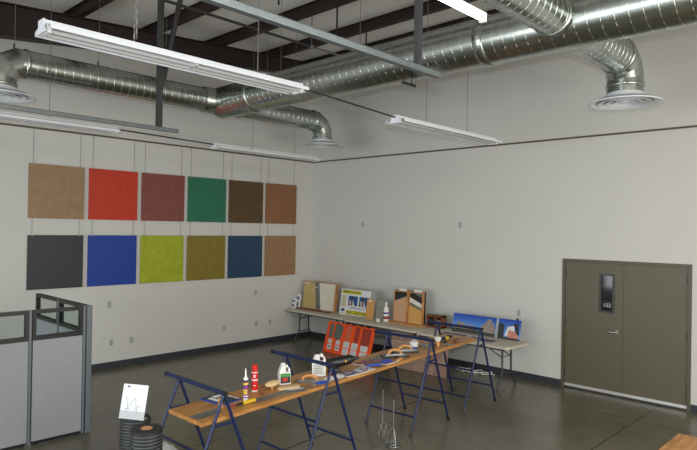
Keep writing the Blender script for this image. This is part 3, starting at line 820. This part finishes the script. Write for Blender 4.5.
def tile_mat():
    m = bpy.data.materials.new('pink_tiles'); m.use_nodes = True
    nt = m.node_tree; b = nt.nodes['Principled BSDF']; b.inputs['Roughness'].default_value = .6
    tc = nt.nodes.new('ShaderNodeTexCoord'); mp = nt.nodes.new('ShaderNodeMapping'); mp.inputs['Rotation'].default_value = (0, pi/2, pi/2)
    sp = nt.nodes.new('ShaderNodeSeparateXYZ'); cb = nt.nodes.new('ShaderNodeCombineXYZ')
    nt.links.new(tc.outputs['Object'], sp.inputs['Vector']); nt.links.new(sp.outputs['Y'], cb.inputs['X']); nt.links.new(sp.outputs['Z'], cb.inputs['Y'])
    br = nt.nodes.new('ShaderNodeTexBrick'); br.inputs['Scale'].default_value = 1.0
    br.inputs['Brick Width'].default_value = .40; br.inputs['Row Height'].default_value = .24; br.inputs['Mortar Size'].default_value = .006
    br.inputs['Color1'].default_value = rgb(158, 126, 112); br.inputs['Color2'].default_value = rgb(146, 116, 102); br.inputs['Mortar'].default_value = rgb(176, 164, 150)
    nt.links.new(cb.outputs['Vector'], br.inputs['Vector'])
    nt.links.new(br.outputs['Color'], b.inputs['Base Color'])
    return m
t, M = panel_thing('tile_board', 'pinkish tiled sample board leaning under the middle table, behind the workbench', 'tile board', -1.03, -3.38, 0.004, .14)
MB(M).box(0, 0, -.02, 1.30, .66, 0).build('tile_face', tile_mat(), t)
# white cable by the baseboard
mb = MB(); pts = []
for i in range(120):
    a = i*.42; pts.append((.10*math.sin(a*.9)+.05*math.sin(a*2.3), -.30+.0062*i+.09*math.cos(a), .012+.012*(1+math.sin(a*1.7))))
mb.tube(pts, .006, 5)
mb.tube([(0.02, .40, .01), (.05, .7, .01), (-.02, 1.0, .01), (.03, 1.35, .01)], .006, 5)
tag(mb.build('power_cable', M_whitep), 'tangled white cable lying on the floor along the right baseboard', 'cable', loc=(-.28, -4.85, 0))

# ------------------------------------------------------------------ workbench: plank on sawhorses
BX0, BX1 = -6.96, -1.93
SLOPE = .0235
def bz(x): return 0.865 + SLOPE*(x-BX0)
def byn(x): return -6.105 + 0.0487*(x-BX0)
BW = .575
def sawhorse(x, ya, yb, zr, hs, label, rz=0.0, over=.23):
    yc = (ya+yb)/2; t = thing('sawhorse', label, 'sawhorse', (x, yc, 0), rz, 'navy blue tubular sawhorses')
    A, B = ya-yc, yb-yc
    MB().tube([(0, A+over, zr), (0, B-.02, zr)], .021, 12).build('ridge_bar', M_navy, t)
    MB().tube([(0, A+over-.005, zr), (0, A+over+.028, zr)], .026, 12).build('bar_cap', M_black, t)
    MB().tube([(0, B-.015, zr), (0, B-.032, zr)], .0225, 12).build('bar_cap', M_black, t)
    def at(s, z): return s*hs*(1-z/zr)
    for y in (A, B):
        for s in (-1, 1):
            l = MB().tube([(at(s, zr-.02), y, zr-.02), (at(s, .03), y, .03)], .0155, 10).build('leg', M_navy, t)
            MB().tube([(at(s, .05), y, .05), (at(s, 0), y, 0.0)], .020, 10).build('rubber_foot', M_black, l)
        zc = bz(x)-.040-.0145
        MB().tube([(at(-1, zc), y, zc), (at(1, zc), y, zc)], .013, 8).build('crossbar', M_navy, t)
    for s, z in ((-1, .22), (-1, .58), (1, .25)):
        MB().tube([(at(s, z), A, z), (at(s, z), B, z)], .013, 8).build('side_rail', M_navy, t)
    MB().tube([(at(-1, .22), 0, .22), (at(1, .25), 0, .25)], .005, 6).build('stay_rod', M_black, t)
sawhorse(-6.75, -5.36, -6.14, 1.10, .44, 'navy blue sawhorse at the left end of the workbench by the black rolls')
sawhorse(-5.37, -5.395, -6.16, 1.145, .44, 'navy blue sawhorse between the two white jugs, second from the left')
sawhorse(-3.43, -5.335, -6.07, 1.165, .45, 'navy blue sawhorse behind the mixing paddles, third from the left', .04, .20)
sawhorse(-2.12, -5.265, -6.03, 1.165, .47, 'navy blue sawhorse at the right end of the workbench by the long table', .03, .15)
pl = MB(); T = .038
def bp(x, y, dz): return (x, y, bz(x)+dz)
pv = []
for dz in (-T, 0):
    pv += [bp(BX0, byn(BX0), dz), bp(BX1, byn(BX1), dz), bp(BX1, byn(BX1)+BW, dz), bp(BX0, byn(BX0)+BW, dz)]
pl.add(pv, [(0,3,2,1),(4,5,6,7),(0,1,5,4),(1,2,6,5),(2,3,7,6),(3,0,4,7)])
tag(pl.build('workbench_plank', M_bench, None, bevel=.003), 'long narrow wooden worktop lying across the four blue sawhorses', 'worktop')

TILT = math.atan(SLOPE)
def bench_thing(name, label, cat, x, y, rz=0, group=None, lift=0.0):
    t = thing(name, label, cat, (x, y, bz(x)+lift+.001), 0, group)
    t.rotation_euler = (Matrix.Rotation(-TILT, 4, 'Y') @ Matrix.Rotation(rz, 4, 'Z')).to_euler()
    return t
M_blade = mat('brushed_blade', (0.26, 0.26, 0.25, 1), .38, metal=.8, noise=.25, nscale=30)
M_blue = mat('blue_plastic', (0.01, 0.06, 0.42, 1), .35)
M_yell = mat('yellow_plastic', (0.62, 0.40, 0.01, 1), .4)
M_red = mat('red_can_paint', (0.58, 0.012, 0.010, 1), .3)
# magazine
t = bench_thing('magazine', 'blue-edged magazine with dark photo cover on the left end of the worktop', 'magazine', -6.44, -5.64, .12)
MB().box(-.125, -.165, 0, .125, .165, .010).build('pages', M_blue, t)
mg = MB().box(-.115, -.165, .010, .125, .165, .0125, 0).box(-.02, .06, .0125, .08, .12, .013, 1).box(-.09, -.05, .0125, -.04, .10, .013, 1).box(.10, -.15, .0125, .12, .15, .013, 1)
mg.build('cover_print', [mat('dark_cover', rgb(44, 50, 66), .3, noise=.4, nscale=30), M_paper], t)
# notched trowels / scraper blades
def blade(label, x, y, rz, L, Wd, name='steel_blade', cat='blade'):
    t = bench_thing(name, label, cat, x, y, rz)
    mb = MB().box(-L/2, -Wd/2, 0, L/2, Wd/2, .003)
    n = int(L/.02)
    for i in range(n): mb.box(-L/2+L*i/n, -Wd/2-.006, 0, -L/2+L*(i+.5)/n, -Wd/2, .003)
    mb.build('blade', M_blade, t)
    MB().box(-L/2, Wd/2-.012, .003, L/2, Wd/2, .010).build('spine', M_steel, t)
blade('flat notched steel blade lying at the front left edge of the worktop', -6.79, -5.93, .05, .30, .12, 'notched_blade')
blade('long thin steel straightedge lying along the front worktop edge by the tubes', -6.03, -5.93, .05, .52, .10, 'straightedge', 'straightedge')
# cutter, pale wood block
t = bench_thing('utility_knife', 'yellow and black utility knife lying at the front edge of the worktop', 'knife', -6.42, -5.955, .03, lift=.022)
MB().tube([(.02, 0, .0), (.17, 0, .0)], [.018, .021], 8).build('grip', M_yell, t)
MB().tube([(-.06, 0, 0), (.02, 0, 0)], .013, 8).build('nose', M_black, t)
MB().box(-.15, -.011, -.003, -.06, .011, .006).build('blade_holder', M_redp, t)
t = bench_thing('wood_block', 'small upright pale wood block behind the first sawhorse leg', 'wood block', -6.60, -5.87)
MB().box(-.018, -.018, 0, .018, .018, .10).build('block', M_handle, t, bevel=.004)
# caulk tube
t = bench_thing('caulk_tube', 'white upright caulk tube with purple and yellow label and pointed nozzle', 'caulk tube', -6.285, -5.85)
MB().lathe([(.001,0),(.025,0),(.025,.225),(.022,.232),(.012,.238),(.009,.26),(.005,.325),(.001,.325)], seg=20).build('cartridge', M_whitep, t)
lb_ = MB().lathe([(.0258,.03),(.0258,.20)], seg=20, mi=0).lathe([(.0262,.165),(.0262,.185)], seg=20, mi=1).lathe([(.0262,.195),(.0262,.212)], seg=20, mi=3).lathe([(.0262,.045),(.0262,.055)], seg=20, mi=2)
for a0 in (2.9, 3.9): 
    vs = [(.0266*math.cos(a0+.35*k), .0266*math.sin(a0+.35*k), z) for z in (.07, .12) for k in range(3)]
    lb_.add(vs, [(0,1,4,3),(1,2,5,4)], 1, True)
lb_.build('printed_label', [mat('purple_print', rgb(128, 56, 128), .4), mat('yellow_print', rgb(226, 200, 30), .4), M_whitep, M_ink], t)
# red can
t = bench_thing('spray_can', 'tall red spray can with white bands and a red cap', 'spray can', -6.01, -5.64)
MB().lathe([(.001,0),(.034,0),(.034,.205),(.030,.213),(.001,.213)], seg=24).build('can_body', M_red, t)
for z0, z1 in ((.0, .012), (.115, .128), (.196, .206)): MB().lathe([(.0345,z0),(.0345,z1)], seg=24).build('white_band', M_whitep, t)
MB().lathe([(.031,.213),(.032,.218),(.031,.27),(.026,.28),(.001,.28)], seg=24).build('cap', M_red, t)
ct = MB()
for a0, z, w in ((3.5, .165, .9), (3.6, .15, .7), (3.6, .06, .7)):
    vs = [(.0348*math.cos(a0+w*k/4), .0348*math.sin(a0+w*k/4), zz) for zz in (z, z+.009) for k in range(5)]
    ct.add(vs, [(k, k+1, k+6, k+5) for k in range(4)], 0, True)
ct.build('can_lettering', M_whitep, t)
# rubbing float with wooden pads
M_sponge = mat('beige_rubber', rgb(214, 186, 140), .7)
t = bench_thing('rubber_float', 'beige rubber float with rounded top standing before the small jug', 'float', -5.83, -5.71, .2)
MB().ball((0, 0, .055), .10, 16, 0, (1.05, .6, .32)).build('rounded_pad', M_sponge, t)
MB().tube([(-.03, -.02, .0), (-.03, -.02, .04)], .012, 8).tube([(.04, .02, .0), (.04, .02, .04)], .012, 8).build('stem', M_handle, t)
t = bench_thing('rubber_float', 'flat beige float lying in front of the rounded float', 'float', -5.70, -5.83, -.3)
MB().prism(rrect(-.13, -.045, .13, .045, .04), 0.0, .02).build('pad', M_sponge, t, bevel=.005)
t = bench_thing('wood_peg', 'small brown wooden peg at the front edge below the beige floats', 'peg', -6.04, -5.80)
MB().lathe([(.001,0),(.018,0),(.020,.03),(.012,.045),(.012,.07),(.017,.08),(.001,.085)], seg=14).build('peg', M_oakdark, t)
# jugs
def jug(label, x, y, w, d, h, capmat, lab, rz, hole=True):
    t = bench_thing('plastic_jug', label, 'jug', x, y, rz, 'white plastic jugs')
    # body outline with a handle hole, extruded through the depth and rounded
    mb = MB(Matrix(((1,0,0,0),(0,0,-1,0),(0,1,0,0),(0,0,0,1))))
    hw = w/2
    body = [(-hw,0),(hw,0),(hw,h*.58),(-hw,h*.58)]
    mb.prism(body, -d/2, d/2)
    up = [(-hw,h*.58),(-hw+w*.26,h*.58),(-hw+w*.30,h*.86),(-hw+.012,h*.80)]
    mb.prism([(-hw,h*.58),(hw*.15,h*.58),(hw*.15,h*.90),(-hw*.55,h*.90)], -d/2*.9, d/2*.9)
    mb.prism([(hw*.15,h*.80),(hw*.72,h*.76),(hw*.60,h*.90),(hw*.15,h*.90)], -d/2*.5, d/2*.5)
    mb.prism([(hw*.66,h*.58),(hw,h*.58),(hw*.98,h*.72),(hw*.72,h*.80),(hw*.66,h*.74)], -d/2*.5, d/2*.5)
    mb.build('body', M_whitep, t, bevel=.008)
    MB().lathe([(w*.17,h*.89),(w*.17,h*.91)], -hw*.2, 0, 0, 18).lathe([(w*.19,h*.905),(w*.19,h*.985),(w*.15,h*.998),(.001,h*.998)], -hw*.2, 0, 0, 18).build('cap', capmat, t)
    lm = MB()
    if lab == 'color':
        lm.box(-hw*.85, -d/2-.0025, h*.08, hw*.9, -d/2-.001, h*.54, 0).box(-hw*.85, -d/2-.0035, h*.38, hw*.9, -d/2-.0025, h*.52, 1)
        lm.box(-hw*.5, -d/2-.0045, h*.16, hw*.4, -d/2-.0035, h*.34, 2)
        lm.build('label', [mat('label_black', rgb(40,36,34), .4), mat('label_green', rgb(52,140,58), .4), mat('label_red', rgb(170,44,34), .4)], t)
    else:
        lm.box(-hw*.8, -d/2-.0025, h*.10, hw*.8, -d/2-.001, h*.54, 0).build('label', mat('label_pale', rgb(206,208,206), .5), t)
        tm = MB(Matrix(((1,0,0,0),(0,0,-1,0),(0,1,0,0),(0,0,0,1))))
        for v in (.46, .40, .24, .18, .13): words(tm, -hw*.6, h*v, hw*.6, h*.025, d/2+.0025, 0, .02)
        words(tm, -hw*.6, h*.32, hw*.5, h*.05, d/2+.0025, 0, .015)
        tm.build('label_lettering', M_sgrey, t)
    return t
jug('small white jug with green, red and black label near the red can', -5.62, -5.66, .13, .095, .235, M_whitep, 'color', -.45)
jug('large white gallon jug with a black cap behind the second sawhorse bar', -5.10, -5.67, .16, .13, .28, M_black, 'plain', -.75)
# trowels
def trowel(label, x, y, rz, wood=M_handle, L=.34, Wd=.13, pad=False, post=M_steel):
    t = bench_thing('finishing_trowel', label, 'trowel', x, y, rz, 'steel trowels on the worktop')
    if pad:
        MB().prism(rrect(-L/2-.01, -Wd/2-.012, L/2+.01, Wd/2+.012, .02), -.021, -.001).build('foam_backing', M_black, t)
        t.location.z += .022
    MB().prism(rrect(-L/2, -Wd/2, L/2, Wd/2, .012), 0, .003).build('blade', M_blade, t)
    MB().box(-L*.36, -.012, .003, L*.36, .012, .014).build('rib', post, t)
    pts = []
    for i in range(13):
        a = pi*i/12; pts.append((-.085*math.cos(a), 0, .014+.056*math.sin(a)**.8 if 0 < i < 12 else .014))
    MB().tube(pts, [.013]+[.017]*11+[.013], 10).build('handle', wood, t)
    return t
trowel('steel trowel with bowed wooden handle between the two white jugs', -5.36, -5.80, -.9)
trowel('steel trowel with pale wooden handle, left of the pair near the blue cup', -3.76, -5.72, -.55, L=.34, pad=True)
trowel('steel trowel with wooden handle and dark edge, right of the pair near the blue cup', -3.46, -5.66, -.55, L=.34, pad=True)
t = bench_thing('steel_plate', 'dark upright steel plate lying left of the pair of trowels', 'steel plate', -4.00, -5.62, .1)
MB().box(-.12, -.05, 0, .12, .05, .012).build('plate', M_blade, t)
t = bench_thing('wood_block', 'short wooden block at the front edge beside the pair of trowels', 'wood block', -3.86, -5.89, .3)
MB().box(-.06, -.02, 0, .06, .02, .025).build('block', M_handle, t, bevel=.004)
t = bench_thing('margin_trowel', 'blue-handled margin trowel lying in front of the small jug', 'trowel', -5.42, -5.965, -.2)
MB().tube([(0, 0, .020), (.05, 0, .022), (.13, 0, .020)], [.013, .018, .016], 10).build('handle', M_blue, t)
MB().tube([(-.06, 0, .006), (0, 0, .02)], .005, 6).build('shank', M_steel, t)
MB().box(-.24, -.03, .001, -.05, .03, .004).build('blade', M_blade, t)
blade('square steel plate lying by the blue handled trowel', -5.70, -5.955, -.4, .20, .12, 'steel_plate', 'steel plate')
# plastic bag, yellow tool, black tool
def crumple(name, label, cat, x, y, w, d, h, m, on_bench=True):
    n = 14; vs = []
    for i in range(n):
        for j in range(n):
            u, v = i/(n-1)-.5, j/(n-1)-.5
            e = (1-abs(2*u)**3)*(1-abs(2*v)**3)
            vs.append((u*w, v*d, .003+max(0, e*h*random.uniform(.25, 1))))
    fs = [(i*n+j, (i+1)*n+j, (i+1)*n+j+1, i*n+j+1) for i in range(n-1) for j in range(n-1)]
    mb = MB().add(vs, fs)
    o = mb.build(name, m)
    tag(o, label, cat)
    if on_bench: o.location = (x, y, bz(x)+.001); o.rotation_euler = (0, -TILT, .3)
    else: o.location = (x, y, 0)
    return o
M_bag = mat('clear_bag', (0.8, .82, .84, 1), .15, trans=.45)
crumple('plastic_bag', 'crumpled clear plastic bag in front of the large jug', 'plastic bag', -5.16, -5.90, .15, .11, .04, M_bag)
crumple('plastic_bag', 'crumpled clear bag of small parts right of the second sawhorse bar', 'plastic bag', -5.00, -5.91, .12, .11, .035, M_bag)
t = bench_thing('yellow_scraper', 'yellow plastic scraper behind the large jug and black power tool', 'scraper', -4.95, -5.56, .1)
MB().box(-.09, -.025, 0, .09, .025, .03).build('grip', M_yell, t, bevel=.006)
t = bench_thing('power_drill', 'black cordless power drill with a yellow dot lying on the worktop', 'drill', -4.72, -5.64, -.50)
MB().tube([(-.17, 0, .07), (-.15, 0, .07), (.02, 0, .09), (.13, 0, .11), (.18, 0, .115)], [.035, .058, .064, .056, .035], 14).build('motor_body', M_black, t)
MB().tube([(.18, 0, .115), (.20, 0, .117), (.25, 0, .12)], [.026, .026, .012], 12).build('chuck', M_post, t)
MB().tube([(-.05, 0, .06), (-.10, -.09, .042), (-.12, -.15, .04)], [.032, .030, .034], 12).build('grip', M_black, t)
MB().box(-.19, -.23, .004, -.05, -.13, .06).build('battery', M_black, t, bevel=.01)
MB().ball((.06, -.052, .10), .016, 10).build('yellow_dot', M_yell, t)
MB().ball((-.11, -.04, .075), .02, 10).build('vent_cap', M_post, t)
# brochures and sample packs
def sheet(label, x, y, rz, L, Wd, base, accents, h=.006):
    t = bench_thing('brochure', label, 'brochure', x, y, rz, 'brochures spread on the worktop')
    MB().box(-L/2, -Wd/2, 0, L/2, Wd/2, h).build('pages', M_paper, t)
    mb = MB().box(-L/2+.004, -Wd/2+.004, h, L/2-.004, Wd/2-.004, h+.001, 0)
    random.seed(int(L*1000+x*100))
    for k in range(9):
        u = random.uniform(-L/2+.02, L/2-.08); v = random.uniform(-Wd/2+.02, Wd/2-.05)
        mb.box(u, v, h+.001, u+random.uniform(.03, .07), v+random.uniform(.01, .035), h+.0015+.0002*k, 1+k % 3)
    mb.build('cover_print', [base]+accents, t)
acc = [M_bl, M_paper, M_redp]
sheet('blue and white brochure lying right of the second sawhorse bar', -4.80, -5.89, -.1, .25, .19, mat('brochure_blue_grey', rgb(110,116,140), .4), acc)
sheet('pale and blue brochure at the front edge before the drill', -4.55, -5.89, .1, .22, .18, mat('brochure_pale', rgb(176,180,188), .4), acc)
sheet('reddish brown brochure lying before the orange board', -4.30, -5.70, .1, .26, .26, mat('brochure_red', rgb(140,72,60), .4), acc)
sheet('mixed red and grey brochure beside the blue trowel handles', -4.06, -5.80, .05, .26, .26, mat('brochure_rose', rgb(150,110,104), .4), acc)
for (x, y, rz, lb) in ((-4.36, -5.86, -.35, 'bright blue handled scraper on the brochures, left of the pair'), (-4.10, -5.84, .2, 'bright blue handled scraper on the brochures, right of the pair')):
    t = bench_thing('plastic_scraper', lb, 'scraper', x, y, rz, 'bright blue scrapers', lift=.010)
    MB().prism([(-.08, -.022), (.02, -.030), (.09, -.055), (.09, .055), (.02, .030), (-.08, .022)], 0, .022).build('grip', M_blue, t, bevel=.004)
    MB().box(.088, -.06, .004, .13, .06, .007).build('blade', M_blade, t)
t = bench_thing('metal_clip', 'small shiny metal tool behind the blue handled scrapers', 'tool', -4.14, -5.66, .4, lift=.009)
MB().tube([(-.06, 0, .012), (.02, 0, .02), (.07, .02, .01)], .010, 8).build('clip', M_steel, t)
# blue-based cup, grey stuff
t = bench_thing('plastic_cup', 'white tub with dark blue base beside the pair of trowels', 'tub', -3.16, -5.58)
MB().lathe([(.001,0),(.055,0),(.058,.025)], seg=24).build('base', M_blue, t)
MB().lathe([(.058,.025),(.064,.085),(.060,.085),(.055,.03),(.001,.03)], seg=24).lathe([(.061,.084),(.061,.092),(.001,.094)], seg=24).build('tub', M_whitep, t)
crumple('rubber_gloves', 'grey crumpled gloves lying right of the blue and white tub', 'gloves', -2.96, -5.63, .20, .14, .05, mat('grey_rubber', rgb(110,110,108), .6))
crumple('plastic_bag', 'crumpled clear plastic lying behind the blue and white tub', 'plastic bag', -2.97, -5.45, .18, .10, .09, M_bag)
t = bench_thing('paper_cup', 'white tapering cup on a brown block behind the third sawhorse end', 'cup', -2.80, -5.74)
MB().lathe([(.001,0),(.030,0),(.030,.07),(.001,.07)], seg=16).build('brown_stand', M_handle, t)
MB().lathe([(.001,.07),(.036,.07),(.058,.12),(.054,.12),(.033,.075),(.001,.075)], seg=22).build('cup', M_whitep, t)
random.seed(5)
for i, (x, y, rz, lb) in enumerate(((-2.78, -5.70, .4, 'grey steel scraper near the paper cup, leftmost of the four'), (-2.66, -5.82, -.3, 'grey steel scraper near the front edge, before the dark blue tool'),
                                    (-2.52, -5.66, .9, 'grey steel scraper lying just left of the dark blue tool'), (-2.40, -5.80, .1, 'grey steel scraper at the front right of the dark blue tool'))):
    t = bench_thing('wall_scraper', lb, 'scraper', x, y, rz, 'grey scrapers at the right end of the worktop')
    MB().prism([(-.01, -.015), (.09, -.05), (.09, .05), (-.01, .015)], .002, .005).build('blade', M_blade, t)
    MB().tube([(-.12, 0, .014), (-.06, 0, .016), (0, 0, .010)], [.012, .015, .010], 8).build('handle', [M_post, M_steel, M_black, M_oakdark][i], t)
t = bench_thing('caulking_tool', 'dark blue and yellow hand tool near the right end of the worktop', 'tool', -2.46, -5.60, -.15, lift=.002)
MB().tube([(-.15, 0, .03), (-.05, 0, .04), (.04, 0, .035)], [.022, .028, .020], 10).build('body', M_navy, t)
MB().ball((.07, -.01, .035), .032, 12, 0, (1.2, 1, .9)).build('knob', M_yell, t)
MB().tube([(.10, .02, .03), (.16, .06, .045), (.22, .03, .03)], .020, 8).build('grip', M_black, t)
t = bench_thing('wood_strip', 'thin brown wood strip lying at the right end of the worktop', 'wood strip', -2.26, -5.70, .2)
MB().box(-.11, -.012, 0, .11, .012, .012).build('strip', M_oakdark, t)

# ------------------------------------------------------------------ mixing paddles
def paddle(label, x, y, h, kind):
    t = thing('mixing_paddle', label, 'mixing paddle', (x, y, 0), 0, 'steel mixing paddles by the third sawhorse')
    MB().tube([(0, 0, .03), (0, 0, h)], .006, 8).build('shaft', M_steel, t)
    hd = MB()
    if kind == 'ring':
        hd.tube([(.085*math.cos(a*pi/12), .085*math.sin(a*pi/12), .012) for a in range(25)], .007, 6)
        hd.tube([(.07*math.cos(a*pi/12), .07*math.sin(a*pi/12), .035) for a in range(25)], .005, 6)
        for k in range(3):
            a = k*2*pi/3
            hd.tube([(.085*math.cos(a)*s, .085*math.sin(a)*s, .012+.22*(1-s**2)) for s in (1, .99, .9, .7, .4, .05)], .006, 6)
        hd.tube([(-.085, 0, .012), (.085, 0, .012)], .006, 6).tube([(0, 0, .008), (0, 0, .06)], .012, 8)
    else:
        for k in range(4):
            a = k*pi/2+.3
            hd.tube([(.01*math.cos(a), .01*math.sin(a), .21), (.05*math.cos(a), .05*math.sin(a), .19), (.055*math.cos(a), .055*math.sin(a), .06), (.01*math.cos(a), .01*math.sin(a), .03)], .004, 6)
        hd.ball((0, 0, .03), .018, 10).ball((0, 0, .21), .016, 10)
    hd.tube([(0, 0, .0), (0, 0, .03)], .008, 8)
    hd.build('mixing_head', M_steel, t)
    MB().tube([(0, 0, h-.07), (0, 0, h)], .009, 8).build('chuck_end', M_black, t)
paddle('steel mixing paddle with wire basket head, the left and thinner of two', -4.20, -5.90, .70, 'basket')
paddle('steel mixing paddle with ring-shaped head and black tip, the right of two', -4.29, -6.15, .64, 'ring')

# ------------------------------------------------------------------ mesh rolls and sign
def mesh_roll(label, x, y, r, h):
    t = thing('mesh_roll', label, 'roll', (x, y, 0), 0, 'black mesh rolls on the floor')
    MB().lathe([(.001,0),(r,0),(r,h-.006),(r-.006,h),(.052,h),(.052,h-.10)], seg=40).build('rolled_mesh', M_roll, t)
    st = MB(); n = int(h/.031)
    for k in range(n): st.lathe([(r-.001, .012+.031*k), (r+.002, .013+.031*k), (r+.002, .018+.031*k), (r-.001, .019+.031*k)], seg=40)
    st.build('mesh_strands', M_strand, t)
    MB().lathe([(.052, h-.10), (.052, h+.003), (.040, h+.003), (.040, h-.10), (.001, h-.10)], seg=24).build('cardboard_core', M_card, t)
mesh_roll('black mesh roll with silver strands and an open cardboard core, nearer of two', -7.28, -5.71, .142, .80)
mesh_roll('black mesh roll behind, carrying the white leaflet sign', -6.94, -4.83, .155, .62)
t = thing('leaflet_sign', 'upright white acrylic sign with faint sawhorse drawing standing on the rear roll', 'sign', (-7.01, -4.87, .624), -1.05)
# local: x across?, built in a u,v,n frame facing the camera
SM = Matrix(((0,0,-1,0),(-1,0,0,0),(0,1,0,0),(0,0,0,1)))
SM = Matrix(((1,0,0,0),(0,math.sin(.25),-math.cos(.25),0),(0,math.cos(.25),math.sin(.25),0),(0,0,0,1)))
MB(SM).box(-.145, 0, -.004, .145, .35, 0).build('acrylic_panel', M_paper, t)
MB().box(-.145, 0.004, 0, .145, .085, .004).build('foot', mat('clear_acrylic', (.7,.75,.76,1), .1, trans=.6), t)
dr = MB(SM)
dr.box(-.145, .0, 0, .145, .082, .0008, 1)
def stroke(a, b, w=.0045):
    a = Vector(a); b = Vector(b); d = (b-a).normalized(); n = Vector((-d.y, d.x))*w/2
    dr.prism([tuple(a-n), tuple(b-n), tuple(b+n), tuple(a+n)], .0008, .0014, 0)
for a, b in (((-.095, .23), (-.05, .085)), ((-.085, .085), (.015, .215)), ((.015, .215), (.055, .055)), ((.01, .09), (.085, .145)), ((-.085,.10),(-.035,.10))): stroke(a, b)
dr.box(-.100, .318, 0, -.065, .333, .0008, 2)
dr.build('printed_drawing', [mat('grey_line_print', rgb(150, 155, 158), .5), mat('pale_grey_print', rgb(188, 194, 198), .5), M_bl], t)

# clear crumpled wrap by the first sawhorse
crumple('plastic_wrap', 'crumpled clear plastic wrap on the floor below the left worktop end', 'plastic wrap', -6.40, -4.35, .36, .30, .12, M_bag, False)

# ------------------------------------------------------------------ wooden table at the bottom right
t = thing('wooden_table', 'light brown wooden table corner at the bottom right edge of the photo', 'table', (-4.48, -9.62, 0))
MB().box(-.80, -.50, .715, .80, .50, .75).build('tabletop', M_bench, t, bevel=.003)
for sx in (-1, 1):
    for sy in (-1, 1): MB().box(sx*.74-.025, sy*.44-.025, 0, sx*.74+.025, sy*.44+.025, .714).build('leg', M_oakdark, t)
